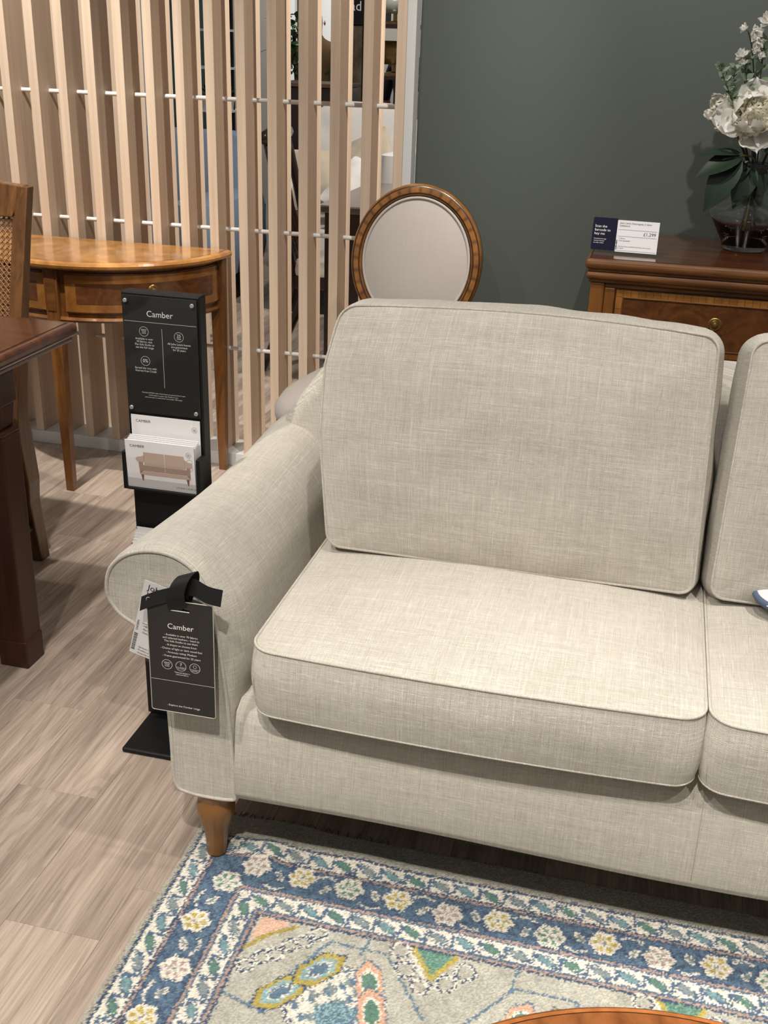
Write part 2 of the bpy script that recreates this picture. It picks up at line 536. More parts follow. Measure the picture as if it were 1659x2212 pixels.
def cushion_me(W, D, H, R, crown, bulge, n=44, power=2.2, wr=0.0, seed=0, nside=12):
    """box cushion: x width, y depth, z thickness; crowned faces, bulging boxing, crisp piped edges"""
    def bound(a, b):
        hx, hy = W / 2, D / 2
        px, py = a * hx, b * hy
        ix, iy = hx - R, hy - R
        qx, qy = max(-ix, min(ix, px)), max(-iy, min(iy, py))
        dx, dy = px - qx, py - qy
        l = math.hypot(dx, dy)
        if l < 1e-9:
            return px, py, 0, 0
        # boundary normal direction
        mx = max(abs(dx), abs(dy))
        s = R / l if (abs(dx) > 1e-9 and abs(dy) > 1e-9) else R / l
        return qx + dx * s, qy + dy * s, dx / l, dy / l
    # graded parameters
    t = np.linspace(-1, 1, n + 1)
    t = np.sign(t) * (1 - (1 - np.abs(t)) ** 1.5)
    V, UV, Fc = [], [], []
    def nz(x, y, z):
        return noise.noise(Vector((x * 6 + seed, y * 6, z * 3 + seed))) * 0.6 + noise.noise(Vector((x * 14 + seed, y * 14, 5))) * 0.4
    for sgn in (1, -1):
        base = len(V)
        for i in range(n + 1):
            for j in range(n + 1):
                a, b = t[i], t[j]
                m = max(abs(a), abs(b))
                if m < 1e-9:
                    x = y = 0.0
                else:
                    bx, by, _, _ = bound(a / m, b / m)
                    x, y = bx * m, by * m
                cr = crown * (1 - abs(a) ** power) * (1 - abs(b) ** power)
                cr = crown * (cr / crown) ** 0.7 if crown > 0 else 0
                z = sgn * (H / 2 + cr)
                if wr:
                    z += sgn * wr * nz(x, y, sgn) * min(1, (1 - m) * 9)
                V.append((x, y, z)); UV.append((x, y + sgn * 3))
        for i in range(n):
            for j in range(n):
                q = (base + i * (n + 1) + j, base + (i + 1) * (n + 1) + j, base + (i + 1) * (n + 1) + j + 1, base + i * (n + 1) + j + 1)
                Fc.append(q if sgn > 0 else q[::-1])
    # boxing
    per = [(t[i], -1) for i in range(n)] + [(1, t[i]) for i in range(n)] + [(-t[i], 1) for i in range(n)] + [(-1, -t[i]) for i in range(n)]
    base = len(V)
    s = 0; last = None
    pts = []
    for a, b in per + [per[0]]:
        x, y, nx, ny = bound(a, b)
        if last:
            s += math.hypot(x - last[0], y - last[1])
        last = (x, y)
        pts.append((x, y, nx, ny, s))
    for (x, y, nx, ny, s) in pts:
        for k in range(nside + 1):
            zz = -1 + 2 * k / nside
            bu = bulge * (1 - zz * zz)
            if wr:
                bu += wr * 0.7 * noise.noise(Vector((s * 9, zz * 1.5, seed))) * (1 - zz * zz)
            V.append((x + nx * bu, y + ny * bu, zz * H / 2)); UV.append((s, zz * H / 2 + 7))
    for i in range(len(pts) - 1):
        for k in range(nside):
            a = base + i * (nside + 1) + k
            b = base + (i + 1) * (nside + 1) + k
            Fc.append((a, b, b + 1, a + 1))
    me = me_from('cushion', V, Fc, uv=UV)
    edge = [(p[0], p[1]) for p in pts[:-1]]
    return me, edge

def piping(edge, z, M, r=0.0030, wob=0.0, seed=0):
    P = []
    for i, (x, y) in enumerate(edge):
        P.append(M @ Vector((x, y, z + wob * noise.noise(Vector((i * .13, seed, 0))))))
    # drop near-duplicate points
    Q = [P[0]]
    for p in P[1:]:
        if (p - Q[-1]).length > 0.004:
            Q.append(p)
    return tube_me(Q, r, 7, closed=True)

def cushion_part(name, W, D, H, R, crown, bulge, M, mat, parent, wr=0.003, seed=0, n=44, power=2.2, deform=None):
    me, edge = cushion_me(W, D, H, R, crown, bulge, n, power, wr, seed)
    ps = [piping(edge, H / 2, Matrix.Identity(4)), piping(edge, -H / 2, Matrix.Identity(4), 0.0017)]
    pm = join_me('piping', ps)
    if deform:
        for m_ in (me, pm):
            for v in m_.vertices:
                v.co = deform(v.co)
    xf(me, M); xf(pm, M)
    o = O(name, me, mat, parent, smooth=True)
    O('piping', pm, mat, o, smooth=True)
    return o

# seat cushions
for k in (0, 1):
    cx = SXc - 0.374 + k * 0.748
    def sag(co, k=k):
        c = co.copy()
        # front edge drops a little, front bulges
        u = c.x / 0.37
        c.y -= 0.012 * (1 - u * u) if c.y < -0.2 else 0
        return c
    cushion_part('seat_cushion', 0.742, 0.60, 0.126, 0.040, 0.020, 0.008,
                 Matrix.Translation((cx, 1.482 + 0.30, 0.4475)), M_fabric, sofa, 0.0025, 3 + k, 44, 2.6, sag)
# back cushions (leaning)
lean = math.radians(14.2)
for k in (0, 1):
    cx = SXc - 0.373 + k * 0.730
    hgt, th = 0.474, 0.185
    zb = 0.531
    M = Matrix.Translation((cx, 1.868, zb)) @ Matrix.Rotation(PI / 2 - lean, 4, 'X') @ Matrix.Translation((0, hgt / 2, -th / 2))
    def slump(co, k=k):
        c = co.copy()
        v = (c.y + 0.24) / 0.48
        u = c.x / 0.36
        su = u if k == 0 else -u
        wide = float(np.interp(v, [0, .45, .75, .9, 1.05], [0, .034, .036, .021, .0]))
        if su < 0:
            su_x = su * wide
        else:
            su_x = -su * .015 * v
        c.x += su_x if k == 0 else -su_x
        c.y += 0.008 * math.cos(u * 2.2) * v - 0.010 * max(0, abs(u) - .75) * v
        c.z += -0.012 * math.exp(-((u + .1) / .45) ** 2 - ((v - .38) / .22) ** 2)
        return c
    cushion_part('back_cushion', 0.700, hgt, th, 0.026, 0.046, 0.017, M, M_fabric, sofa, 0.009, 11 + 5 * k, 48, 2.0, slump)

# arms
prof_ctrl = [(-.725, .142), (-.748, .165), (-.750, .25), (-.756, .40), (-.772, .466), (-.805, .487), (-.838, .508), (-.857, .545),
             (-.848, .592), (-.812, .625), (-.760, .637), (-.712, .626), (-.678, .590), (-.655, .50), (-.643, .40), (-.634, .28), (-.629, .165), (-.640, .142)]
prof_ctrl = [(x * .984, 1.45 - (1.45 - z) * .984) for x, z in prof_ctrl]
prof = catmull(prof_ctrl, 5, True)
def arm(side):
    sec = []
    ys = [1.515, 1.5175, 1.524, 1.535, 1.575, 1.65, 1.74, 1.82, 1.92, 2.02, 2.12, 2.22, 2.32]
    off = [-.006, -.001, .004, .007, .008, .008, .008, .008, .008, .008, .008, .008, .006]
    cx, cz = -.70, .40
    V, UV, Fc = [], [], []
    npf = len(prof)
    for y, of in zip(ys, off):
        s = 0
        for i, p in enumerate(prof):
            a, b = prof[i - 1], prof[(i + 1) % npf]
            tn = b - a; tn /= np.linalg.norm(tn)
            nx, nz = tn[1], -tn[0]
            if (p[0] + nx * .01 - cx) ** 2 + (p[1] + nz * .01 - cz) ** 2 < 0:
                nx, nz = -nx, -nz
            x, z = p[0] - nx * of, p[1] - nz * of
            tt = (y - 1.515) / 0.7
            if x < -.75 and z > .44:      # scroll tightens towards the back
                x = -.75 + (x + .75) * (1 - .34 * min(1, tt * 1.5))
            if z > .44:
                z -= 0.012 * math.sin(min(1, max(0, tt)) * PI)
            if x > -.70:                  # inner face fuller behind the front edge
                fl = min(1, max(0, (y - 1.515) / .05)) * min(1, max(0, (z - .34) / .08))
                x += .022 * fl * (1 if z < .55 else max(0, 1 - (z - .55) / .07))
            if i:
                s += np.linalg.norm(prof[i] - prof[i - 1])
            V.append((x if side < 0 else mir(x), y, z)); UV.append((s, y))
    ns = len(ys)
    for k in range(ns - 1):
        for i in range(npf):
            j = (i + 1) % npf
            Fc.append((k * npf + i, k * npf + j, (k + 1) * npf + j, (k + 1) * npf + i))
    Fc.append(tuple((ns - 1) * npf + i for i in range(npf)))
    me = me_from('arm', V, Fc, uv=UV)
    fix(me, 0)
    a = O('arm', me, M_fabric, sofa, smooth=True)
    # front panel with piping
    ctr = np.mean(prof, 0)
    P = [((p[0]) if side < 0 else mir(p[0]), p[1]) for p in prof]
    pm = me_from('panel', [(x, 1.5135, z) for x, z in P] , [tuple(range(npf))], uv=[(x, z) for x, z in P])
    bm = bmesh.new(); bm.from_mesh(pm)
    bmesh.ops.triangulate(bm, faces=bm.faces[:])
    for _ in range(2):
        bmesh.ops.subdivide_edges(bm, edges=[e for e in bm.edges if not e.is_boundary], cuts=1)
    bmesh.ops.triangulate(bm, faces=bm.faces[:])
    bmesh.ops.recalc_face_normals(bm, faces=bm.faces[:])
    if sum(f.normal.y for f in bm.faces) > 0:
        bmesh.ops.reverse_faces(bm, faces=bm.faces[:])
    bm.to_mesh(pm); bm.free()
    if True:
        l = pm.uv_layers.active or pm.uv_layers.new(name='UVMap')
        for lp in pm.loops:
            co = pm.vertices[lp.vertex_index].co
            l.data[lp.index].uv = (co.x, co.z)
    fp = O('front_panel', pm, M_fabric, a, smooth=False)
    O('piping', tube_me([(x, 1.515, z) for x, z in P], 0.0042, 8, True), M_fabric, a, smooth=True)
    return a
arm(-1); arm(1)

# back frame with drooping shoulders
half = [(-.62, .166), (-.735, .166), (-.742, .30), (-.752, .50), (-.768, .585), (-.765, .645), (-.742, .692), (-.712, .735), (-.672, .788), (-.640, .812), (-.585, .824)]
left = [tuple(p) for p in catmull(half, 3)]
outl = left + [(-.3, .826), (SXc, .826)] + [(mir(x), z) for x, z in reversed(left)]
bme = prism_y_me(outl, 2.165, 2.42, 0.035, 5)
for v in bme.vertices:
    if v.co.z > .45:
        v.co.y += (v.co.z - .45) * 0.16
uvl = bme.uv_layers.new(name='UVMap')
for lp in bme.loops:
    co = bme.vertices[lp.vertex_index].co
    uvl.data[lp.index].uv = (co.x + co.y, co.z)
O('back_frame', bme, M_fabric, sofa, smooth=True)
# front rail and base
rail_w0, rail_w1 = -.617, mir(-.617)
V, UV, Fc = [], [], []
prs = [(1.60, .167), (1.540, .165), (1.516, .170), (1.508, .188), (1.514, .26), (1.523, .325), (1.531, .348), (1.555, .360), (1.70, .364)]
nx_ = 40
for i in range(nx_ + 1):
    x = rail_w0 + (rail_w1 - rail_w0) * i / nx_
    u = (i / nx_ * 2 - 1)
    for j, (y, z) in enumerate(prs):
        V.append((x, y - .004 * (1 - u * u), z - .004 * math.cos(u * 5) * (1 if z < .2 else 0)))
        UV.append((x, y * .5 + z))
kp = len(prs)
for i in range(nx_):
    for j in range(kp - 1):
        Fc.append((i * kp + j, (i + 1) * kp + j, (i + 1) * kp + j + 1, i * kp + j + 1))
rme = me_from('rail', V, Fc, uv=UV)
fix(rme, 0)
fr = O('front_rail', rme, M_fabric, sofa, smooth=True)
O('seam', tube_me([(0.190, 1.5128 + d, z) for d, z in ((.001, .1695), (-.0085, .186), (-.0030, .26), (.0065, .325), (.0145, .348))], 0.0011, 6), newmat('seam_thread', (0.42, .37, .30), .9), fr, smooth=True)
box('base_lining', -.70, mir(-.70), 1.56, 2.38, 0.1685, 0.20, M_lining, sofa)
dk = box('seat_deck', -.655, mir(-.655), 1.56, 2.30, 0.2005, 0.356, M_fabric, sofa)
legp = [(0.0, 0.0), (.0175, 0.0), (.0185, .004), (.0195, .03), (.0235, .055), (.0305, .075), (.0345, .090), (.0352, .101), (.0325, .112), (.0300, .117), (.0310, .122), (.0350, .132), (.0370, .1425), (0.0, .1425)]
legp = [(r * 1.04, z * 1.084) for r, z in legp]
leg_me = lathe_me(legp, 32)
for v in leg_me.vertices:
    v.co.y -= .004 * max(0, 1 - v.co.z / .10)
leg_me.materials.append(M_leg)
for lx, ly in ((-.672, 1.551), (mir(-.672), 1.551), (-.677, 2.33), (mir(-.677), 2.33)):
    lo_ = O('leg', leg_me, None, sofa, (lx, ly, 0.008 if ly < 2 else 0.0), smooth=True)
    lo_.scale.z = 1.0 if ly < 2 else 1.068

# ------------------------------------------------------------------ rug (patterned pile)
def rug():
    def axis(a, b, fa, fb, fine, coarse):
        pts = [a]
        while pts[-1] < b:
            s = fine if fa <= pts[-1] < fb else coarse
            pts.append(pts[-1] + s)
        return np.array(pts)
    xs = axis(-0.733, 1.25, -1, 1.3, 0.0026, 0.012)
    ys = axis(0.10, 1.66, 0.85, 2, 0.0026, 0.012)
    X, Y = np.meshgrid(xs, ys, indexing='ij')
    jx = X + rng.normal(0, .0017, X.shape); jy = Y + rng.normal(0, .0017, X.shape)
    Bx = jx + .714; By = 1.589 - jy
    d = np.minimum(Bx, By)
    along = np.where(Bx < By, -jy + 1.589, jx + .714)
    onleft = Bx < By
    col = np.zeros(X.shape + (3,))
    cream = np.array((.74, .68, .56)); blue = np.array((.072, .135, .220)); navy = np.array((.040, .074, .145)); teal = np.array((.16, .30, .32))
    sage = np.array((.45, .435, .355)); pink = np.array((.42, .29, .225)); green = np.array((.10, .23, .165)); grey = np.array((.22, .27, .27))
    yell = np.array((.42, .32, .035)); mauve = np.array((.36, .26, .235)); midblue = np.array((.10, .185, .27)); peach = np.array((.66, .36, .22)); aqua = np.array((.24, .42, .43))
    def setc(mask, c):
        col[mask] = c
    nz = rng.random(X.shape)
    def sm(freq, ph):   # smooth lumpy field
        return np.sin(jx * freq + ph) * np.sin(jy * freq * 1.13 + ph * 2.1) + .5 * np.sin(jx * freq * 2.3 + jy * freq * 1.7 + ph)
    col[:] = sage
    setc((d < 0), sage * .86)
    setc((d < -.001) & (d > -.0065), navy)
    setc((d < -.009) & (d > -.0115) & (nz < .6), pink * .6)
    def zig(d0, d1, ph):
        b = (d >= d0) & (d < d1)
        setc(b, cream)
        v = (d - d0) / (d1 - d0)
        P = .047
        t = ((along + ph) / P) % 1.0
        idx = np.floor((along + ph) / P).astype(int)
        # stepped blue hook
        hook = ((np.abs(t - .10 - .06 * v) < .055) & (v > .10) & (v < .88)) | ((np.abs(v - .22 - .25 * t) < .08) & (t > .1) & (t < .36)) | ((np.abs(v - .84) < .075) & ((t < .18) | (t > .84)))
        setc(b & hook, blue)
        # slanted leaf
        du = (t - .60) * P; dv = (v - .52) * (d1 - d0)
        ca, sa = math.cos(.5), math.sin(.5)
        e = ((du * ca + dv * sa) / .0165) ** 2 + ((-du * sa + dv * ca) / .0072) ** 2
        leafc = np.where((idx % 3 == 0)[..., None], green, np.where((idx % 3 == 1)[..., None], grey, teal))
        m = b & (e < 1)
        col[m] = leafc[m]
        setc(b & (e >= 1) & (e < 1.9) & (nz < .75), blue)
        setc(b & ((v < .05) | (v > .95)), cream)
    zig(0, .036, .02)
    zig(.126, .162, .0)
    def lines(d0, parts):
        x = d0
        for wd, c in parts:
            setc((d >= x) & (d < x + wd), c); x += wd
    lines(.036, [(.004, navy), (.0045, pink), (.004, navy)])
    band = (d >= .0485) & (d < .113)
    mixn = sm(150, .3) * .25 + nz * .75
    setc(band, blue)
    setc(band & (mixn > .52), midblue)
    setc(band & (mixn < .12), navy)
    lines(.113, [(.0035, navy), (.005, pink), (.0045, blue)])
    lines(.162, [(.006, blue), (.005, pink), (.005, navy)])
    # vine and leaves in the main border
    mid = .081
    def on_band(cx, cy):
        return cx, cy
    flowers = [(-.623, 1.475, 'g'), (-.583, 1.527, 'm'), (-.491, 1.522, 'y'), (-.399, 1.518, 'g'), (-.306, 1.515, 'y'), (-.212, 1.505, 'm'), (-.120, 1.514, 'y'), (-.027, 1.502, 'g'), (.068, 1.512, 'y'), (.162, 1.503, 'm'), (.258, 1.511, 'y'), (.350, 1.501, 'g'), (.446, 1.511, 'y'), (.54, 1.503, 'm'), (.63, 1.511, 'y'), (.73, 1.503, 'g'),
               (-.641, 1.368, 'y'), (-.630, 1.258, 'm'), (-.641, 1.152, 'y'), (-.632, 1.045, 'g'), (-.641, .94, 'y'), (-.632, .84, 'm'), (-.641, .73, 'y')]
    fc = {'g': green, 'y': yell, 'm': mauve}
    def seg_d(ax, ay, bx, by):
        px, py = jx - ax, jy - ay
        vx, vy = bx - ax, by - ay
        t = np.clip((px * vx + py * vy) / (vx * vx + vy * vy), 0, 1)
        return np.hypot(px - t * vx, py - t * vy)
    def poly(pts, wd, c, closed=True, dots=None):
        n = len(pts)
        for i in range(n if closed else n - 1):
            a, b = pts[i], pts[(i + 1) % n]
            sd = seg_d(a[0], a[1], b[0], b[1])
            m = sd < wd
            if dots is not None:
                ph = ((jx * 120).astype(int) + (jy * 120).astype(int)) % 2 == 0
                col[m & ph] = c; col[m & ~ph] = dots
            else:
                col[m] = c
    def ell(cx, cy, a, b, ang, c, mask=None):
        ca, sa = math.cos(ang), math.sin(ang)
        px, py = jx - cx, jy - cy
        e = ((px * ca + py * sa) / a) ** 2 + ((-px * sa + py * ca) / b) ** 2
        m = e < 1
        if mask is not None:
            m &= mask
        col[m] = c
        return e
    top = [f_ for f_ in flowers if f_[1] > 1.48]
    for i in range(len(top) - 1):
        a, b = top[i], top[i + 1]
        mx = (a[0] + b[0]) / 2 + .004
        sgn = 1 if i % 2 else -1
        ell(mx, 1.508 - .006 * sgn, .0135, .0065, 1.0 * sgn, cream, band)
        ell(mx, 1.508 - .006 * sgn, .009, .0038, 1.0 * sgn, grey, band)
        arc = [(mx - .022 + q * .009, 1.508 + sgn * (.022 + .006 * math.sin(q / 4 * PI))) for q in range(5)]
        poly(arc, .0022, cream * .92, False)
    lf = [f_ for f_ in flowers if f_[1] < 1.48]
    for i in range(len(lf) - 1):
        a, b = lf[i], lf[i + 1]
        my = (a[1] + b[1]) / 2
        sgn = 1 if i % 2 else -1
        ell(-.635 - .004 * sgn, my, .0065, .0145, .5 * sgn, cream, band)
        ell(-.635 - .004 * sgn, my, .0036, .010, .5 * sgn, grey, band)
        arc = [(-.635 + sgn * (.018 + .006 * math.sin(q / 4 * PI)), my - .02 + q * .010) for q in range(5)]
        poly(arc, .0022, cream * .92, False)
    for fx, fy, k in flowers:
        r = np.hypot(jx - fx, jy - fy)
        setc((r < .0305) & (nz < .55), navy)
        a = np.arctan2(jy - fy, jx - fx)
        scal = .0258 * (1 + .10 * np.cos(6 * a))
        setc(r < scal, cream)
        pet = (r > .0075) & (r < .0205) & (np.cos(6 * a) > .10)
        col[pet] = fc[k] * 1.05
        pet2 = pet & (nz > .7)
        col[pet2] = fc[k] * 1.5
        setc(r < .0035, grey)
    # field motifs
    fieldm = d > .180
    jig = sm(95, 1.0) + sm(40, .2)
    col[fieldm] = sage * (1 + .05 * jig[fieldm][:, None])
    def motif(ox, oy, sx=1, flip=1):
        T = lambda pts: [(ox + sx * x, oy + flip * y) for x, y in pts]
        poly(T([(-.09, -.06), (.0, .10), (.10, .10), (.19, -.02)]), .0022, midblue, False)
        # inner cloud
        e = ell(ox + sx * .045, oy - flip * .03, .085, .085, 0, cream)
        m = (e < 1) & (sm(130, 2.) > .35); col[m] = grey
        m = (e < 1) & (sm(150, .9) < -.45); col[m] = midblue
        m = (e < 1) & (e > .80); col[m] = np.where((nz[m] > .5)[:, None], navy, cream)
        e = ell(ox + sx * .05, oy - flip * .05, .035, .03, 0, midblue)
        m = (e < 1) & (nz > .55); col[m] = aqua
        # pairs of hexagon rings: yellow on one side, peach on the other
        def hexring(cx, cy, a, b, ang, cols):
            ca, sa = math.cos(ang), math.sin(ang)
            px, py = (jx - cx) * ca + (jy - cy) * sa, -(jx - cx) * sa + (jy - cy) * ca
            e = np.maximum(np.abs(py) / b, np.abs(px) / a * .62 + np.abs(py) / b * .5)
            for lim, c in cols:
                col[e < lim] = c
        an = .86 * sx * flip
        for cx_, cy_ in ((-.050, -.026), (-.002, .036)):
            hexring(ox + sx * cx_, oy + flip * cy_, .036, .026, an, ((1.0, navy), (.92, yell * 1.1), (.66, aqua), (.46, cream), (.38, midblue)))
        for cx_, cy_ in ((.088, .030), (.106, -.026)):
            hexring(ox + sx * cx_, oy + flip * cy_, .034, .024, -1.25 * sx * flip, ((1.0, midblue), (.92, peach), (.62, cream), (.50, green)))
    motif(-.395, 1.285)
    motif(.03, 1.27, -1)
    motif(-.395, .95, 1, -1)
    motif(.45, 1.27, 1)
    motif(.88, 1.27, -1)
    motif(.03, .95, -1, -1)
    def drop(ox, oy, s=1.0):
        # green triangle hanging from the border, yellow rim, dotted petals
        for px_, py_, ra in ((-.062, -.012, .017), (-.045, -.050, .018), (-.012, -.078, .016), (.028, -.062, .017), (.055, -.030, .018)):
            r = np.hypot(jx - ox - px_ * s, (jy - oy - py_ * s))
            m = (r > ra * .74) & (r < ra * 1.15)
            ph = (((jx + jy) * 170).astype(int) % 2) == 0
            col[m & ph] = navy; col[m & ~ph] = cream
            m = r <= ra * .74; col[m] = sage * .95
        tri = (jy < oy) & (jy > oy - .062 * s) & (np.abs(jx - ox) < (jy - (oy - .062 * s)) * .62)
        col[tri] = green * (1.0 + .5 * (nz[tri][:, None] > .6))
        poly([(ox - .038 * s, oy - .002), (ox, oy - .060 * s), (ox + .036 * s, oy - .002)], .0042, yell * 1.15, False)
        poly([(ox - .047 * s, oy), (ox - .004, oy - .074 * s)], .0028, cream, False)
    drop(-.212, 1.411)
    drop(.20, 1.411)
    drop(.64, 1.411)
    poly([(-.330, 1.412), (-.338, 1.368)], .0024, midblue, False)
    poly([(-.07, 1.412), (-.078, 1.360)], .0024, midblue, False)
    poly([(-.54, 1.235), (-.455, 1.212)], .0024, midblue, False)
    # corner motif
    tri = (jx > -.532) & (jx < -.480) & (jy < 1.409) & (jy > 1.352 + (jx + .532) * .9)
    col[tri] = peach * 1.02 + .08
    poly([(-.535, 1.335), (-.505, 1.372), (-.462, 1.402)], .0042, yell, False)
    for q in range(6):
        r = np.hypot(jx + .520 - q * .020, jy - 1.296 - q * .019 - .006 * (q % 2))
        m = (r > .0095) & (r < .0165)
        ph = (((jx - jy) * 170).astype(int) % 2) == 0
        col[m & ph] = navy; col[m & ~ph] = cream
    # softened, slightly faded yarns
    lum = col.mean(-1, keepdims=True)
    col[:] = col * .84 + lum * .16 + .012
    # yarn variation
    col *= (0.74 + .48 * rng.random(X.shape))[..., None]
    col *= (1 + .05 * sm(28, .5))[..., None]
    # height
    edge = np.minimum.reduce([X + .733, 1.66 - Y])
    Z = .0068 + .0012 * rng.random(X.shape) + .0003 * sm(60, 1)
    Z = np.where(edge < .004, .0022, Z)
    buck = .012 * np.exp(-((X + .575) / .035) ** 2 - ((Y - 1.565) / .035) ** 2) + .006 * np.exp(-((X + .40) / .06) ** 2 - ((Y - 1.60) / .03) ** 2)
    leg = np.exp(-((X + .677) / .04) ** 2 - ((Y - 1.592) / .04) ** 2)
    Z = Z + buck
    # ragged border edge
    Xd = X + np.where(X < -.731, rng.normal(0, .0012, X.shape), 0)
    Yd = Y + np.where(Y > 1.657, rng.normal(0, .0015, X.shape), 0) + np.clip((Y - 1.55) / .11, 0, 1) * .010 * np.exp(-((X + .56) / .06) ** 2)
    V = np.stack([Xd, Yd, Z], -1).reshape(-1, 3)
    nx, ny = X.shape
    I = np.arange(nx * ny).reshape(nx, ny)
    Fc = np.stack([I[:-1, :-1], I[1:, :-1], I[1:, 1:], I[:-1, 1:]], -1).reshape(-1, 4)
    me = bpy.data.meshes.new('rug')
    me.vertices.add(len(V)); me.vertices.foreach_set('co', V.astype(np.float32).ravel())
    me.loops.add(Fc.size); me.loops.foreach_set('vertex_index', Fc.astype(np.int32).ravel())
    me.polygons.add(len(Fc))
    me.polygons.foreach_set('loop_start', np.arange(0, Fc.size, 4, dtype=np.int32))
    me.update(calc_edges=True)
    a = me.color_attributes.new('pattern', 'FLOAT_COLOR', 'POINT')
    cc = np.concatenate([np.clip(col, 0, 1).reshape(-1, 3), np.ones((len(V), 1))], 1).astype(np.float32)
    a.data.foreach_set('color', cc.ravel())
    m = newmat('wool_pile', (.5, .5, .5), 0.95, spec=0.05)
    g = G(m)
    at = g.n('ShaderNodeAttribute', attribute_name='pattern')
    n = g.noise(g.coord('Object', (420, 420, 100)), 1, 2)
    g.col(g.mix(0.35, at.outputs[0], g.ramp(n, [(.3, (.45, .45, .45)), (.7, (1, 1, 1))]).outputs[0], 'MULTIPLY'))
    g.set(g.b, 'Sheen Weight', 0.2)
    g.bump(n, 0.4, 0.002)
    o = O('rug', me, m, None, smooth=False)
    base = box('backing', -.731, 1.25, .10, 1.657, 0.0, .002, newmat('rug_backing', (.25, .24, .2), .95), o)
    # a few loose fringe threads along the back edge
    th = []
    for q in range(26):
        x = -.70 + q * .0055 * (1 + .06 * q) + random.uniform(-.004, .004)
        th.append(tube_me([(x, 1.655, .004), (x + random.uniform(-.004, .004), 1.665, .003), (x + random.uniform(-.008, .008), 1.672 + random.random() * .006, .0015)], .0009, 4))
    fr_ = O('fringe', join_me('fringe', th), newmat('fringe_wool', (.07, .07, .08), .95), o)
    fr_['kind'] = 'stuff'
    return tag(o, 'blue and sage floral bordered wool rug under the sofa front', 'rug')
rug()

# ------------------------------------------------------------------ flat lettering
def text_me(s, size, align='CENTER'):
    cu = bpy.data.curves.new('lettering', 'FONT')
    cu.body = s
    cu.size = size
    cu.align_x = align
    cu.align_y = 'CENTER'
    cu.resolution_u = 3
    o = bpy.data.objects.new('lettering', cu)
    C.objects.link(o)
    dg = bpy.context.evaluated_depsgraph_get()
    me = bpy.data.meshes.new_from_object(o.evaluated_get(dg))
    bpy.data.objects.remove(o)
    bpy.data.curves.remove(cu)
    return me

def ring_me(r, wd, cx, cy, n=28):
    V, Fc = [], []
    for i in range(n):
        a = 2 * PI * i / n
        for q in (r, r - wd):
            V.append((cx + q * math.cos(a), cy + q * math.sin(a), 0))
    for i in range(n):
        j = (i + 1) % n
        Fc.append((2 * i, 2 * j, 2 * j + 1, 2 * i + 1))
    return me_from('ring', V, Fc)

def rect_me(x0, x1, y0, y1):
    return me_from('rect', [(x0, y0, 0), (x1, y0, 0), (x1, y1, 0), (x0, y1, 0)], [(0, 1, 2, 3)])

def poly_me(pts):
    return me_from('poly', [(x, y, 0) for x, y in pts], [tuple(range(len(pts)))])

def T(s, size, x, y, align='CENTER', sx=1.0):
    m = text_me(s, size, align)
    return xf(m, Matrix.Translation((x, y, 0)) @ Matrix.Diagonal((sx, 1, 1, 1)))

def prints(name, mes, mat, parent, M):
    """mes live in a card's own (x right, y up) plane; M places that plane"""
    me = join_me(name, mes)
    xf(me, M)
    return O(name, me, mat, parent)

def plane_M(origin, xdir=(1, 0, 0), ydir=(0, 0, 1)):
    x = Vector(xdir).normalized(); y = Vector(ydir).normalized(); n = x.cross(y)
    return Matrix(((x.x, y.x, n.x, origin[0]), (x.y, y.y, n.y, origin[1]), (x.z, y.z, n.z, origin[2]), (0, 0, 0, 1)))

# ------------------------------------------------------------------ sign stand with leaflets
SX0, SX1, SYF = -.998, -.834, 1.935
st = thing('sign_stand', 'slim black floor stand with charcoal notice and leaflet pockets beside sofa arm', 'stand', (-.915, 1.94, 0))
box('base_plate', -.994, -.80, 1.792, 2.05, 0.0, 0.012, M_black, st, 0.005, 3)
box('backboard', SX0, SX1, SYF, SYF + .034, 0.0122, .986, M_black, st, 0.003)
np_ = box('notice_panel', SX0 + .004, SX1 - .004, SYF - .0035, SYF - .0005, .742, .980, M_card, st, 0.0005)
box('cover_sheet', SX0 + .004, SX1 - .004, SYF - .0066, SYF - .0046, .742, .980, M_acryl, st, 0.0004)
for px, pz in ((SX0 + .012, .970), (SX1 - .012, .970), (SX0 + .012, .752), (SX1 - .012, .752)):
    O('stud', xf(lathe_me([(0, 0), (.0042, 0), (.0042, .0025), (.0034, .004), (0, .004)], 18), Matrix.Translation((px, SYF - .0063, pz)) @ Matrix.Rotation(PI / 2, 4, 'X')), M_steel, st, smooth=False)
PM = plane_M((SX0, SYF - .0041, .742))
Wn = SX1 - SX0
S = []
S.append(T('Camber', .0170, Wn * .50, .238 * .855))
S.append(rect_me(.006, Wn - .006, .1868, .1874))
S.append(rect_me(Wn * .52 - .0003, Wn * .52 + .0003, .056, .176))
S += [ring_me(.0098, .0006, Wn * .285, .168), T('DESIGN\nYOUR\nOWN', .0034, Wn * .285, .1680)]
for i, s in enumerate(('Available in over', '70 fabrics, visit', 'The Sofa Studio to', 'see the full range')):
    S.append(T(s, .0056, Wn * .285, .1530 - i * .0058))
S += [ring_me(.0098, .0006, Wn * .735, .163), T('25', .0088, Wn * .735, .1650), T('YEAR', .0040, Wn * .735, .1592)]
for i, s in enumerate(('All John Lewis frames', 'are guaranteed', 'for 25 years')):
    S.append(T(s, .0056, Wn * .735, .1480 - i * .0058))
S += [ring_me(.0098, .0006, Wn * .285, .1085), T('0%', .0098, Wn * .285, .1085)]
for i, s in enumerate(('Spread the cost with', 'Interest Free Credit')):
    S.append(T(s, .0056, Wn * .285, .0935 - i * .0058))
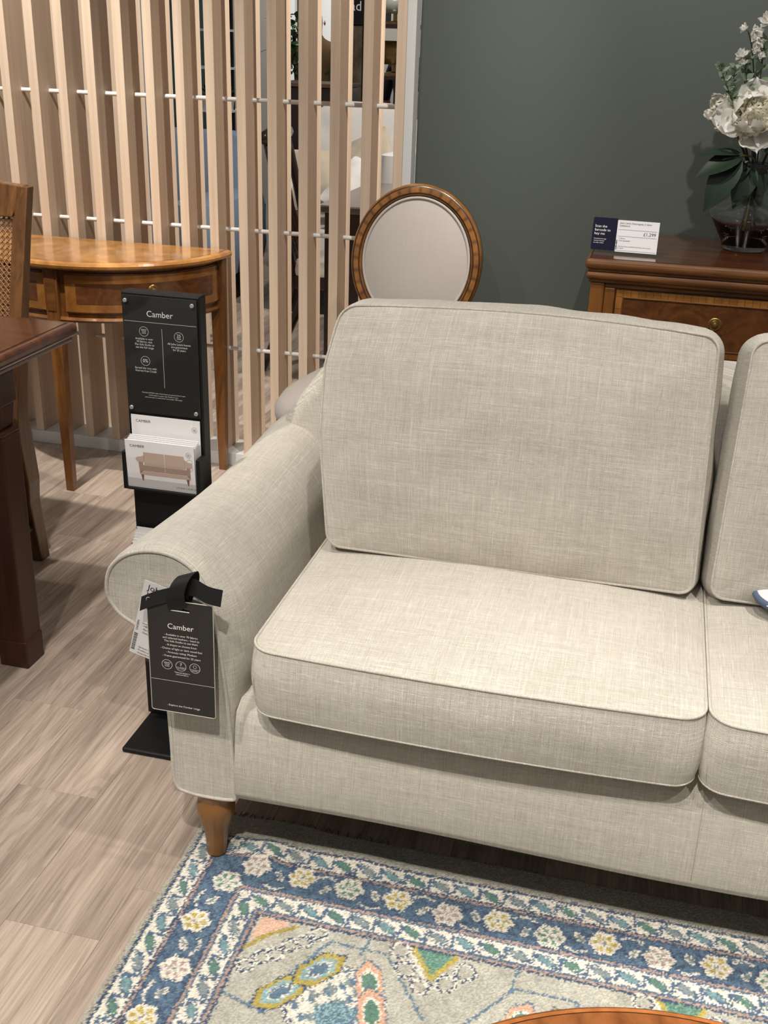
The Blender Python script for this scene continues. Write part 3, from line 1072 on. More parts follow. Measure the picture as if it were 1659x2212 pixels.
for i, s in enumerate(('*Excludes ANYDAY sofas, where frames are guaranteed for 5 years', 'Credit subject to status. Age 18 years or over.', 'John Lewis plc is a credit broker not a lender. T&Cs apply')):
    S.append(T(s, .0034, Wn * .5, .0430 - i * .0046))
prints('lettering', S, M_ink, np_, PM)
prints('faint_emblem', [ring_me(.0098, .0008, Wn * .735, .105), rect_me(Wn * .735 - .005, Wn * .735 + .005, .104, .1045), T('made in UK', .0045, Wn * .735, .089)], M_inkfaint, np_, PM)
# upper pocket
PY = SYF - .034
box('pocket_side', SX0 - .004, SX0 + .0045, PY, SYF, .582, .664, M_black, st, 0.0015)
box('pocket_side', SX1 - .006, SX1 + .003, PY, SYF, .582, .664, M_black, st, 0.0015)
box('pocket_floor', SX0 + .0045, SX1 - .006, PY, SYF, .582, .587, M_black, st, 0.001)
box('pocket_front', SX0 + .0047, SX1 - .0062, PY + .0005, PY + .0022, .587, .656, M_acryl, st, 0.0003)
# lower pocket
box('pocket_side', SX0 - .004, SX0 + .0045, PY, SYF, .33, .412, M_black, st, 0.0015)
box('pocket_side', SX1 - .006, SX1 + .003, PY, SYF, .33, .412, M_black, st, 0.0015)
box('pocket_floor', SX0 + .0045, SX1 - .006, PY, SYF, .33, .335, M_black, st, 0.001)
box('pocket_front', SX0 + .0047, SX1 - .0062, PY + .0002, PY + .0024, .335, .458, M_card, st, 0.0005)

def leaflet(label, y, z0, z1, tilt=0.0, group=None, dx=0.0, front=False, head=True, w0=None):
    x0, x1 = SX0 + .0065 + dx, SX1 - .0075 + dx
    t = thing('leaflet', label, 'leaflet', ((x0 + x1) / 2, y, z0), group)
    me = box_me(x0, x1, y - .0007, y + .0007, z0, z1)
    def tl(m):
        for v in m.vertices:
            v.co.y -= (v.co.z - z0) * tilt
        return m
    sh = O('sheet', tl(me), M_paper, t, smooth=False)
    wd = x1 - x0
    MM = plane_M((x0, y - .0011, z0))
    h = z1 - z0
    def pr(nm, mes, m, off=0):
        j = xf(join_me(nm, mes), plane_M((x0, y - .0010 - off, z0)))
        return O(nm, tl(j), m, sh)
    if head:
        pr('lettering', [T('CAMBER', .0078, .010, h - .0125, 'LEFT', 1.1)], M_inkdark)
        pr('emblem', [ring_me(.0058, .0004, wd - .012, h - .020)] + [rect_me(wd - .0150, wd - .0090, h - .0188 - q * .002, h - .0182 - q * .002) for q in range(3)], M_inkdark)
    if front:
        zz = .0
        pr('emblem', [ring_me(.0058, .0004, wd - .010, h - .0345 - q * .0145) for q in range(2)], M_inkdark)
        A, B, D = [], [], []
        k = wd / .150
        def R(x0_, y0_, x1_, y1_): return rect_me(x0_ * k, x1_ * k, y0_, y1_)
        by = .022
        pr('photo_ground', [rect_me(.001, wd - .001, .001, .020)], M_photo_bg)
        A += [poly_me([(.040 * k, by + .030), (.084 * k, by + .030), (.084 * k, by + .058), (.039 * k, by + .058)]),
              poly_me([(.0855 * k, by + .030), (.130 * k, by + .030), (.127 * k, by + .058), (.0855 * k, by + .058)]),
              poly_me([(.025 * k, by + .036), (.040 * k, by + .036), (.042 * k, by + .052), (.034 * k, by + .048), (.024 * k, by + .046), (.021 * k, by + .041)]),
              poly_me([(.130 * k, by + .034), (.142 * k, by + .034), (.146 * k, by + .040), (.143 * k, by + .046), (.136 * k, by + .046), (.128 * k, by + .052)]),
              poly_me([(.030 * k, by + .008), (.139 * k, by + .008), (.138 * k, by + .016), (.031 * k, by + .016)])]
        B += [poly_me([(.036 * k, by + .017), (.0845 * k, by + .017), (.0845 * k, by + .029), (.036 * k, by + .029)]),
              poly_me([(.0855 * k, by + .017), (.134 * k, by + .017), (.133 * k, by + .029), (.0855 * k, by + .029)]),
              poly_me([(.029 * k, by + .008), (.036 * k, by + .016), (.037 * k, by + .036), (.027 * k, by + .036)]),
              poly_me([(.140 * k, by + .008), (.140 * k, by + .034), (.132 * k, by + .034), (.134 * k, by + .016)])]
        D += [poly_me([(.031 * k, by + .008), (.0335 * k, by - .006), (.0355 * k, by - .006), (.037 * k, by + .008)]),
              poly_me([(.131 * k, by + .008), (.1335 * k, by - .006), (.1355 * k, by - .006), (.137 * k, by + .008)])]
        pr('photo_sofa', A, M_photo_a, .0002)
        pr('photo_seat', B, M_photo_b, .0002)
        for d_ in D:
            pr('photo_leg', [d_], M_photo_c, .0002)
        pr('brand_lettering', [T('J O H N  L E W I S', .0055, wd * .86, .009, 'CENTER')], M_inkdark, .0002)
    return t
leaflet('white leaflet printed with a blush sofa, foremost in the upper pocket', PY + .0045, .588, .692, .05, 'leaflets in the upper pocket', -.001, True)
for q in range(4):
    leaflet(('second', 'third', 'fourth', 'fifth')[q] + ' white leaflet from the front in the upper pocket', PY + .0085 + q * .0042, .588, .690 + q * .0022, .02, 'leaflets in the upper pocket', .0005 * q, False, False)
leaflet('tallest white leaflet, rearmost in the upper pocket under the notice', SYF - .0045, .5882, .736, 0.0, 'leaflets in the upper pocket', .0015)
for q in range(6):
    leaflet(('front', 'second', 'third', 'fourth', 'fifth', 'rearmost')[q] + ' white leaflet fanned in the low pocket behind the sofa arm', PY + .0055 + q * .0045, .336, .462 + q * .0048, .03 - q * .004, 'leaflets in the low pocket', .0, False, False)

# ------------------------------------------------------------------ hang tags on the sofa arm
tg = thing('hang_tag', 'worn charcoal swing tag hung by black ribbon on the sofa arm', 'tag', (-.69, 1.47, .37))
c = [Vector((-.7475, 1.470, .587)), Vector((-.629, 1.470, .588)), Vector((-.6325, 1.474, .376)), Vector((-.7515, 1.474, .364))]
xd = (c[1] - c[0]).normalized(); yd = (c[0] - c[3]).normalized()
TW, TH = (c[1] - c[0]).length, (c[0] - c[3]).length
TM = plane_M(c[3], xd, yd)
sl = [(TW * .36, TH - .0185), (TW * .64, TH - .0185), (TW * .64, TH - .0145), (TW * .575, TH - .0145), (TW * .575, TH), (TW * .45, TH), (TW * .45, TH - .0145), (TW * .36, TH - .0145)]
def rr(x0, x1, y0, y1, r, n=4):
    P = []
    for cx, cy, a in ((x1 - r, y1 - r, 0), (x0 + r, y1 - r, PI / 2), (x0 + r, y0 + r, PI), (x1 - r, y0 + r, 1.5 * PI)):
        for i in range(n + 1):
            P.append((cx + r * math.cos(a + i * PI / 2 / n), cy + r * math.sin(a + i * PI / 2 / n)))
    return P
def slab_me(pts, t, bev=0):
    n = len(pts)
    V = [(x, y, 0) for x, y in pts] + [(x, y, -t) for x, y in pts]
    me = me_from('slab', V, [tuple(range(n)), tuple(range(n, 2 * n))[::-1]] + [(i, n + i, n + (i + 1) % n, (i + 1) % n) for i in range(n)])
    return fix(me, 0)
pts = rr(0, TW, 0, TH, .004)
# cut the ribbon slot out of the top edge of the outline
o_ = []
for p in pts:
    o_.append(p)
    if len(o_) == 5:
        o_ += [(TW * .575, TH), (TW * .575, TH - .0145), (TW * .645, TH - .0150), (TW * .645, TH - .0185), (TW * .365, TH - .0185), (TW * .365, TH - .0150), (TW * .45, TH - .0145), (TW * .45, TH)]
cardo = O('card', xf(slab_me(o_, .0016), TM), M_tagcard, tg, smooth=False)
wear = []
for i in range(len(pts)):
    a, b = Vector((*pts[i], .0003)), Vector((*pts[(i + 1) % len(pts)], .0003))
    if TH - 1e-4 < a.y and TH - 1e-4 < b.y:
        continue
    wear.append(tube_me([a, b], .00075, 5))
wear += [tube_me([Vector((0.004, TH, .0003)), Vector((TW * .45, TH, .0003))], .0009, 5), tube_me([Vector((TW * .575, TH, .0003)), Vector((TW - .004, TH, .0003))], .0009, 5), tube_me([Vector((TW * .365, TH - .0187, .0003)), Vector((TW * .645, TH - .0187, .0003))], .0011, 5)]
O('worn_edge', xf(join_me('wear', wear), TM), newmat('bare_card_edge', (.45, .42, .36), .8), cardo)
S = [T('Camber', .0145, TW * .50, TH * .775)]
for i, s in enumerate(('- Available in over 70 fabrics', 'and selected leathers - head to', 'The Sofa Studio to see them', '- 8 shapes to choose from', '- Choice of light or dark wood feet', '- Firmness rating: Medium', '- Frame guaranteed for 25 years')):
    S.append(T(s, .0053, TW * .5, TH * .700 - i * .0062 - (0.0012 * max(0, i - 2))))
for k, q in enumerate((.27, .485, .70)):
    S.append(ring_me(.0096, .0006, TW * q, TH * .432))
S += [T('DESIGN\nYOUR\nOWN', .0034, TW * .27, TH * .432), T('7', .0080, TW * .485, TH * .445), T('LEG OPTIONS\nAVAILABLE', .0024, TW * .485, TH * .415),
      T('AVAILABLE IN\nLEATHER', .0024, TW * .70, TH * .412), ring_me(.0032, .0005, TW * .70, TH * .445, 8)]
S += [T('*Selected shapes in', .0037, TW * .5, TH * .372), T('selected fabrics', .0037, TW * .5, TH * .354)]
S.append(rect_me(.001, TW - .001, TH * .286, TH * .2885))
S.append(T('- Explore the Camber range', .0054, TW * .5, TH * .062))
prints('lettering', S, M_ink, cardo, TM @ Matrix.Translation((0, 0, .0004)))
# ribbon: loop through the slot and two tails
def strip_me(path, width_vec, th=.0006):
    V, Fc = [], []
    w_ = Vector(width_vec)
    for p in path:
        p = Vector(p)
        V += [p - w_ / 2, p + w_ / 2]
    n = len(path)
    for i in range(n - 1):
        Fc.append((2 * i, 2 * i + 1, 2 * i + 3, 2 * i + 2))
    me = me_from('strip', V, Fc)
    bm = bmesh.new(); bm.from_mesh(me)
    bmesh.ops.solidify(bm, geom=bm.faces[:], thickness=th)
    bm.to_mesh(me); bm.free()
    return me
loop = catmull([(-.690, 1.4705, .571), (-.692, 1.466, .582), (-.688, 1.455, .605), (-.680, 1.452, .628), (-.674, 1.460, .640), (-.672, 1.478, .638), (-.676, 1.49, .615), (-.684, 1.484, .588), (-.688, 1.476, .572)], 6)
O('ribbon_loop', strip_me(loop, (.032, 0, .013)), M_ribbon, tg, smooth=False)
O('ribbon_tail', strip_me(catmull([(-.672, 1.474, .606), (-.70, 1.470, .599), (-.73, 1.468, .588), (-.759, 1.470, .572)], 5), (.004, .002, .027)), M_ribbon, tg, smooth=False)
O('ribbon_tail', strip_me(catmull([(-.69, 1.472, .616), (-.66, 1.466, .620), (-.635, 1.464, .611), (-.612, 1.468, .606)], 5), (.006, -.002, .033)), M_ribbon, tg, smooth=False)

lb = thing('price_label', 'white paper price label in clear sleeve behind the charcoal tag', 'label', (-.72, 1.50, .45))
c = [Vector((-.806, 1.498, .455)), Vector((-.700, 1.500, .425)), Vector((-.654, 1.492, .585)), Vector((-.760, 1.490, .612))]
xd = (c[1] - c[0]).normalized(); yd = (c[3] - c[0]).normalized(); yd = (yd - xd * yd.dot(xd)).normalized()
LW, LH = (c[1] - c[0]).length, (c[3] - c[0]).length
LM = plane_M(c[0], xd, yd)
sh = O('sheet', xf(slab_me(rr(0.004, LW, .004, LH - .004, .001), .0006), LM), M_paper, lb, smooth=False)
O('sleeve', xf(slab_me(rr(-.001, LW + .003, -.001, LH + .004, .004), .0006), LM @ Matrix.Translation((0, 0, .0016))), M_acryl, lb, smooth=False)
S = [T('John Lewis', .0165, .012, LH - .016, 'LEFT'), T('LARGE CAMBER', .0165, .012, LH - .032, 'LEFT'), rect_me(.016, LW - .006, LH * .44, LH * .445)]
for i, s in enumerate(('- H89 x W195 x D92', '- Partial assembly', '- Delivered to your home')):
    S.append(T(s, .0052, .017, LH * .41 - i * .0068, 'LEFT'))
for i, s in enumerate(('- Services may be available', '- Product sourced', '- Assembly available')):
    S.append(T(s, .0048, .016, LH * .13 - i * .0062, 'LEFT'))
yb = .012
for i in range(17):
    h_ = random.choice((.0007, .0012, .0018))
    S.append(rect_me(.006, .0125, yb, yb + h_)); yb += h_ + random.choice((.0008, .0013))
S.append(xf(text_me('CHOSEN', .0055), Matrix.Translation((.009, LH * .40, 0)) @ Matrix.Rotation(PI / 2, 4, 'Z')))
prints('lettering', S, M_inkdark, sh, LM @ Matrix.Translation((0, 0, .0004)))

# ------------------------------------------------------------------ half-moon console table
CX, CY, CR, CE = -1.824, SY - .012, .398, 1.075
con = thing('console_table', 'half-moon walnut console table with inlaid drawers against the screen', 'table', (CX, CY - .2, 0))
def ctint(a, j):
    seg = int(math.floor((a) / (PI / 14)))
    if j in (4, 5):
        return .06
    if j < 4:
        return 1.0 + .16 * ((seg * 37) % 5 - 2) / 2 if j > 0 else 1.0
    return 1.05
M_ctop = wood('console_top_veneer', (0.58, 0.28, 0.075), (0.27, 0.11, 0.026), (7, 7, 7), 0.2, 0.6, 1.5, attr=True)
O('table_top', lathe_me([(0, .785), (CR - .085, .785), (CR - .084, .785), (CR - .0045, .785), (CR - .004, .785), (CR - .0005, .785), (CR - .0003, .785), (CR + .004, .7848), (CR + .014, .781), (CR + .018, .774), (CR + .016, .766), (CR + .006, .7595), (CR - .006, .757), (0, .757)],
                        84, PI, 2 * PI, CX, CY, ctint, CE), M_ctop, con, smooth=False)
O('apron', lathe_me([(CR - .05, .600), (CR - .018, .600), (CR - .018, .7568), (CR - .05, .7568), (CR - .05, .60)], 48, PI, 2 * PI, CX, CY, None, CE), M_honey, con, smooth=False)
box('back_board', CX - CE * CR + .02, CX + CE * CR - .02, CY - .02, CY, .60, .7568, M_honey_x, con)
def arc_panel(a0, a1, z0, z1, r0, r1, mat, parent, name, band=None, n=40, nzr=10):
    V, Fc, Tn = [], [], []
    for i in range(n + 1):
        a = a0 + (a1 - a0) * i / n
        for k in range(nzr + 1):
            z = z0 + (z1 - z0) * k / nzr
            V.append((CX + CE * r1 * math.cos(a), CY + r1 * math.sin(a), z))
            seg = i // 2
            Tn.append(1.0 + .10 * (((seg * 53 + (k > nzr / 2) * 7) % 7) - 3) / 3)
    b = len(V)
    for i in range(n + 1):
        a = a0 + (a1 - a0) * i / n
        for k in range(nzr + 1):
            z = z0 + (z1 - z0) * k / nzr
            V.append((CX + CE * r0 * math.cos(a), CY + r0 * math.sin(a), z)); Tn.append(1)
    K = nzr + 1
    for i in range(n):
        for k in range(nzr):
            Fc.append((i * K + k, (i + 1) * K + k, (i + 1) * K + k + 1, i * K + k + 1))
        Fc.append((i * K, b + i * K, b + (i + 1) * K, (i + 1) * K))
        Fc.append((i * K + nzr, (i + 1) * K + nzr, b + (i + 1) * K + nzr, b + i * K + nzr))
    for k in range(nzr):
        Fc.append((k, k + 1, b + k + 1, b + k))
        Fc.append((n * K + k, b + n * K + k, b + n * K + k + 1, n * K + k + 1))
    me = me_from('arc', V, Fc, tint=Tn)
    fix(me, 0)
    return O(name, me, mat, parent, smooth=False)
def knob(loc, r, parent, axis_rot):
    pr_ = [(0, 0), (r, 0), (r, .002), (r * .88, .0032), (r * .8, .0018), (r * .62, .0018), (r * .55, .0032), (r * .47, .0018), (r * .34, .0018), (r * .34, .010), (r * .42, .014), (r * .3, .018), (0, .019)]
    me = lathe_me(pr_, 28)
    xf(me, Matrix.Translation(loc) @ axis_rot)
    return O('knob', me, M_brass, parent, smooth=False)
for a0, a1 in ((1.525 * PI, 1.955 * PI), (1.045 * PI, 1.475 * PI)):
    dr = arc_panel(a0, a1, .624, .742, CR - .0178, CR - .008, M_veneer, con, 'drawer')
    arc_panel(a0 + .085, a1 - .085, .650, .716, CR - .0082, CR - .0074, M_panel, dr, 'inlay_panel')
    for z in (.6215, .7445):
        O('bead', tube_me([(CX + CE * (CR - .012) * math.cos(a0 + (a1 - a0) * i / 24), CY + (CR - .012) * math.sin(a0 + (a1 - a0) * i / 24), z) for i in range(25)], .0028, 6), M_honey, dr, smooth=True)
    am = (a0 + a1) / 2
    knob((CX + CE * (CR - .0074) * math.cos(am), CY + (CR - .0074) * math.sin(am), .694), .0165, dr, Matrix.Rotation(am, 4, 'Z') @ Matrix.Rotation(PI / 2, 4, 'Y'))
O('base_moulding', lathe_me([(CR - .05, .590), (CR - .010, .590), (CR - .006, .597), (CR - .010, .6045), (CR - .0182, .6048), (CR - .05, .6)], 48, PI, 2 * PI, CX, CY, None, CE), M_honey, con, smooth=False)
for lx, ly in ((CX - .012, CY - CR + .022), (CX + CE * CR - .022, CY - .028), (CX - CE * CR + .022, CY - .028)):
    lg_ = O('leg', taper_me((lx + .0, ly, 0.0), (.0135, .0135), (lx, ly, .757), (.024, .022), .002), M_honey, con, smooth=False)
    box('leg_panel', lx - .015, lx + .015, ly - .0228, ly - .0215, .625, .735, M_veneer if False else M_honey_x, lg_)

# ------------------------------------------------------------------ dining table
dt = thing('dining_table', 'dark red-brown walnut dining table corner at the left edge', 'table', (-2.1, 1.8, 0))
DX0, DX1, DY0, DY1, DZ = -2.95, -1.352, 1.05, 2.392, .790
box('table_top', DX0, DX1, DY0, DY1, DZ - .034, DZ, M_red, dt, 0.013, 4)
box('inlay_line', DX0 + .019, DX1 - .019, DY0 + .019, DY1 - .019, DZ - .004, DZ + .0004, M_inlay, dt)
box('top_panel', DX0 + .0225, DX1 - .0225, DY0 + .0225, DY1 - .0225, DZ - .004, DZ + .0008, M_red, dt)
box('under_moulding', DX0 + .012, DX1 - .012, DY0 + .012, DY1 - .012, DZ - .046, DZ - .034, M_red, dt, 0.004)
box('apron', DX1 - .085, DX1 - .062, DY0 + .3, DY1 - .35, DZ - .13, DZ - .046, M_red, dt)
box('apron', DX0 + .1, DX1 - .1, 2.066, 2.084, DZ - .13, DZ - .046, M_red, dt)
for lx in (-1.4045, DX0 + .06):
    for ly in (2.076, DY0 + .3):
        lg_ = O('leg', taper_me((lx, ly, .0), (.036, .036), (lx, ly, .600), (.036, .036), .002), M_red_v, dt, smooth=False)
        O('foot_block', box_me(lx - .0385, lx + .0385, ly - .0385, ly + .0385, 0, .072, .003), M_red_v, lg_, smooth=False)
        O('collar', box_me(lx - .0375, lx + .0375, ly - .0375, ly + .0375, .600, .614, .004), M_red_v, lg_, smooth=False)
        O('upper_shaft', taper_me((lx, ly, .614), (.029, .029), (lx, ly, .67), (.034, .034), .004), M_red_v, lg_, smooth=False)
        O('cap_block', box_me(lx - .038, lx + .038, ly - .038, ly + .038, .67, DZ - .046, .003), M_red_v, lg_, smooth=False)

# ------------------------------------------------------------------ cane-back dining chair
cc = thing('cane_chair', 'brown wooden cane-back dining chair tucked behind the dining table', 'chair', (-1.868, 2.36, 0))
bx = -1.868
def yb_(z):   # rear post centre line
    if z < .45:
        return 2.605 - .062 * (z / .45)
    return 2.543 + .150 * ((z - .45) / .62) ** 1.15
for s in (-1, 1):
    P = []
    n = 16
    V, Fc = [], []
    for i in range(n + 1):
        z = .0 + 1.062 * i / n
        hw = .0185
        hd = .017 + .013 * max(0, 1 - abs(z - .40) / .5) + .004 * (z < .4)
        x = bx + s * (.2165 - .010 * (z < .2) + .004 * (z / 1.06))
        y = yb_(z)
        for ax, ay in ((-1, -1), (1, -1), (1, 1), (-1, 1)):
            V.append((x + ax * hw, y + ay * hd, z))
    for i in range(n):
        for k in range(4):
            Fc.append((4 * i + k, 4 * i + (k + 1) % 4, 4 * i + 4 + (k + 1) % 4, 4 * i + 4 + k))
    Fc += [(3, 2, 1, 0), tuple(4 * n + k for k in range(4))]
    me = fix(me_from('post', V, Fc), 0)
    bm = bmesh.new(); bm.from_mesh(me)
    ed = [e for e in bm.edges if abs(e.verts[0].co.z - e.verts[1].co.z) > .02]
    bmesh.ops.bevel(bm, geom=ed, offset=.004, segments=2, affect='EDGES', profile=.5)
    bm.to_mesh(me); bm.free()
    O('rear_leg', me, M_chairwood, cc, smooth=False)
    O('front_leg', taper_me((bx + s * .214, 2.165, 0), (.015, .015), (bx + s * .214, 2.165, .44), (.023, .023), .003), M_chairwood, cc, smooth=False)
    box('seat_rail', bx + s * .214 - .016, bx + s * .214 + .016, 2.188, 2.527, .375, .437, M_honey, cc, .003)
    O('stretcher', tube_me([(bx + s * .208, 2.18, .115), (bx + s * .208, 2.585, .115)], .014, 12), M_chairwood, cc, smooth=True)
box('front_rail', bx - .19, bx + .19, 2.148, 2.180, .385, .437, M_chairwood, cc, .003)
box('back_rail', bx - .19, bx + .19, 2.522, 2.552, .385, .437, M_chairwood, cc, .003)
box('cross_stretcher', bx - .205, bx + .205, 2.535, 2.567, .105, .133, M_chairwood, cc, .0125, 4)
me, ed_ = cushion_me(.440, .345, .045, .05, .018, .008, 24, 2.2)
O('seat_pad', xf(me, Matrix.Translation((bx, 2.355, .4625))), M_white_seat, cc, smooth=True)
# frame members between the posts (leaning with them)
def lean_panel(name, out, th, mat, parent):
    me = prism_y_me(out, -th / 2, th / 2, .003, 2)
    for v in me.vertices:
        v.co.y += yb_(v.co.z)
    return O(name, me, mat, parent, smooth=False)
crest = [(bx - .196, .985), (bx + .196, .985)] + [(bx + x, z) for x, z in ((.234, 1.055), (.222, 1.066), (.185, 1.067), (.155, 1.070), (.12, 1.079), (.06, 1.090), (0, 1.094), (-.06, 1.090), (-.12, 1.079), (-.155, 1.070), (-.185, 1.067), (-.222, 1.066), (-.234, 1.055))]
lean_panel('crest_rail', crest, .034, M_chairwood, cc)
lean_panel('lower_rail', [(bx - .194, .655), (bx + .194, .655), (bx + .194, .692), (bx - .194, .692)], .026, M_chairwood, cc)
for s in (-1, 1):
    lean_panel('panel_stile', [(bx + s * .195, .69), (bx + s * .201, .69), (bx + s * .201, .99), (bx + s * .195, .99)], .026, M_chairwood, cc)
# pierced splat below the lower rail
lean_panel('splat', [(bx - .16, .455), (bx + .16, .455), (bx + .19, .56), (bx + .19, .65), (bx - .19, .65), (bx - .19, .56)], .012, M_chairwood, cc)
for s in (-1, 1):
    fan = []
    for q in range(7):
        a = PI * q / 6
        fan.append(xf(tube_me([(0, 0, 0), (.05 * math.cos(a), 0, .05 * math.sin(a))], .004, 6), Matrix.Translation((bx + s * .14, yb_(.58) - .008, .575))))
    fan.append(xf(tube_me([(.052 * math.cos(2 * PI * q / 20), 0, .052 * math.sin(2 * PI * q / 20)) for q in range(20)], .004, 6, True), Matrix.Translation((bx + s * .14, yb_(.58) - .008, .575))))
    O('carved_fan', join_me('fan', fan), M_chairwood, cc, smooth=True)
# woven cane: paired uprights and rungs with diagonals
cane = []
px0, px1, pz0, pz1 = bx - .196, bx + .196, .69, .988
def cs(x0, z0, x1, z1, yo, r=.0011):
    cane.append(tube_me([(x0, yb_(z0) + yo, z0), ((x0 + x1) / 2, yb_((z0 + z1) / 2) + yo, (z0 + z1) / 2), (x1, yb_(z1) + yo, z1)], r, 4, cap=False))
pt = .0150
nxc = int((px1 - px0) / pt)
nzc = int((pz1 - pz0) / pt)
for i in range(nxc + 1):
    for d_ in (-.0018, .0018):
        cs(px0 + i * pt + d_, pz0, px0 + i * pt + d_, pz1, 0)
for k in range(nzc + 1):
    for d_ in (-.0018, .0018):
        cs(px0, pz0 + k * pt + d_, px1, pz0 + k * pt + d_, .001)
for s_ in range(-nzc, nxc + 1):
    o2 = s_ * pt + pt / 2
    for sg in (1, -1):
        xa, xb = px0 + o2, px0 + o2 + (pz1 - pz0)
        za, zb = (pz0, pz1) if sg > 0 else (pz1, pz0)
        if xa < px0:
            za += sg * (px0 - xa); xa = px0
        if xb > px1:
            zb -= sg * (xb - px1); xb = px1
        if xb - xa > .01:
            cs(xa, za, xb, zb, -.001, .0015)
O('cane_panel', join_me('cane', cane), M_cane, cc, smooth=True)

# ------------------------------------------------------------------ oval-back chair behind the sofa
oc = thing('oval_back_chair', 'oval-back chair upholstered in pale pink linen behind the sofa', 'chair', (-.69, 2.95, 0))
OX, OY, OZ = -.683, 3.215, .846
OA, OB = .199, .220
leanv = math.radians(9)
def opt(a, ra, rb, dy):
    x = OX + ra * math.cos(a)
    z = rb * math.sin(a)
    return Vector((x, OY + z * math.tan(leanv) + dy, OZ + z))
V, Fc, Tn = [], [], []
sec = [(0, .016), (0, -.006), (-.003, -.012), (-.0065, -.0145), (-.008, -.0148), (-.0095, -.015), (-.0225, -.015), (-.024, -.0148), (-.0255, -.0145), (-.030, -.011), (-.034, -.006), (-.034, .016)]
stn = [1, .9, .9, .10, .10, 1, 1, .10, .10, .9, .8, .8]
NA = 144
for i in range(NA):
    a = 2 * PI * i / NA
    seg = i // 4
    k = 1 + .14 * ((seg * 31 % 7) - 3) / 3
    for (dr, dy), t in zip(sec, stn):
        V.append(opt(a, OA + dr, OB + dr, dy))
        tt = t * k if t > .5 else t
        if i % 4 == 0 and .5 < t and dr < -.009 and dr > -.024:
            tt *= .45
        Tn.append(tt)
K = len(sec)
for i in range(NA):
    j = (i + 1) % NA
    for k in range(K):
        Fc.append((i * K + k, j * K + k, j * K + (k + 1) % K, i * K + (k + 1) % K))
me = fix(me_from('oval', V, Fc, tint=Tn), 0)
O('back_frame', me, M_veneer, oc, smooth=True)
V, Fc, UV = [], [], []
nr = 14
for j in range(nr + 1):
    f_ = j / nr
    for i in range(72):
        a = 2 * PI * i / 72
        V.append(opt(a, (OA - .036) * f_, (OB - .036) * f_, -.006 - .022 * (1 - f_ ** 2.4)))
        UV.append((V[-1].x, V[-1].z))
for j in range(nr):
    for i in range(72):
        i2 = (i + 1) % 72
        Fc.append((j * 72 + i, j * 72 + i2, (j + 1) * 72 + i2, (j + 1) * 72 + i))
bp = O('back_pad', fix(me_from('pad', V, Fc, uv=UV), 0), M_chairlinen, oc, smooth=True)
O('welt', tube_me([opt(2 * PI * i / 90, OA - .0385, OB - .0385, -.0095) for i in range(90)], .0042, 8, True), M_chairlinen, bp, smooth=True)
O('back_cloth', me_from('bc', [opt(2 * PI * i / 48, OA - .03, OB - .03, .014) for i in range(48)], [tuple(range(48))]), M_chairlinen, oc)
for s in (-1, 1):
    O('back_post', tube_me([(OX + s * .10, OY - .035, OZ - OB + .040), (OX + s * .13, OY - .055, .56), (OX + s * .165, 3.13, .44)], .016, 10), M_honey, oc, smooth=True)
seat_out = [( .0, -.262), (.14, -.25), (.225, -.19), (.255, -.08), (.245, .06), (.215, .19), (.12, .235), (0, .24), (-.12, .235), (-.215, .19), (-.245, .06), (-.255, -.08), (-.225, -.19), (-.14, -.25)]
so = catmull(seat_out, 4, True)
V, Fc, UV = [], [], []
rings_ = [(.0, .550), (.35, .548), (.62, .541), (.82, .527), (.94, .508), (1.0, .484), (1.0, .462), (.985, .450)]
for f_, z in rings_:
    for p in so:
        V.append((OX - .055 + p[0] * 1.05 * f_, 2.965 + p[1] * f_, z)); UV.append((V[-1][0], V[-1][1] + z))
n = len(so)
for j in range(len(rings_) - 1):
    for i in range(n):
        i2 = (i + 1) % n
        Fc.append((j * n + i, j * n + i2, (j + 1) * n + i2, (j + 1) * n + i))
O('seat_pad', fix(me_from('seat', V, Fc, uv=UV), 0), M_chairlinen, oc, smooth=True)
V = [(OX - .055 + p[0] * 1.05 * q, 2.965 + p[1] * q, z) for q, z in ((.985, .395), (.985, .449)) for p in so]
O('seat_frame', fix(me_from('sf', V, [tuple(range(n)), tuple(range(n, 2 * n))] + [(i, (i + 1) % n, n + (i + 1) % n, n + i) for i in range(n)]), 0), M_honey, oc, smooth=False)
for lx, ly in ((-.235, 2.79), (.125, 2.79), (-.20, 3.14), (.12, 3.14)):
    O('leg', xf(lathe_me([(0, 0), (.010, 0), (.012, .03), (.020, .33), (.016, .345), (.024, .36), (.024, .395), (0, .395)], 20), Matrix.Translation((OX + lx, ly, 0))), M_honey, oc, smooth=True)

# ------------------------------------------------------------------ sideboard
BX0, BX1, BY0, BY1, BZ = -.160, 1.12, 3.062, 3.553, .922
sb = thing('sideboard', 'honey walnut sideboard with moulded top and inlaid drawers by the green wall', 'sideboard', ((BX0 + BX1) / 2, 3.3, 0))
def moulded(name, lay, mat):
    """stacked rounded layers: (out, z0, z1, bevel)"""
    ms = [box_me(BX0 - o, BX1 + o, BY0 - o, BY1, z0, z1, b, 3) for o, z0, z1, b in lay]
    return O(name, join_me(name, ms), mat, sb, smooth=False)
M_sbtop = wood('sideboard_top', (0.13, 0.045, 0.018), (0.055, 0.018, 0.008), (2.0, 12, 12), 0.16, 0.6, 1.4)
moulded('top_moulding', [(.016, BZ - .030, BZ - .0012, .0125), (.006, BZ - .036, BZ - .029, .001), (.010, BZ - .058, BZ - .036, .009), (.002, BZ - .066, BZ - .056, .002)], M_honey_x)
box('top_panel', BX0 - .001, BX1 + .001, BY0 + .001, BY1 - .001, BZ - .004, BZ, M_sbtop, sb)
box('inlay_line', BX0 - .0045, BX1 + .0045, BY0 - .0025, BY1 - .001, BZ - .004, BZ - .0006, M_inlay, sb)
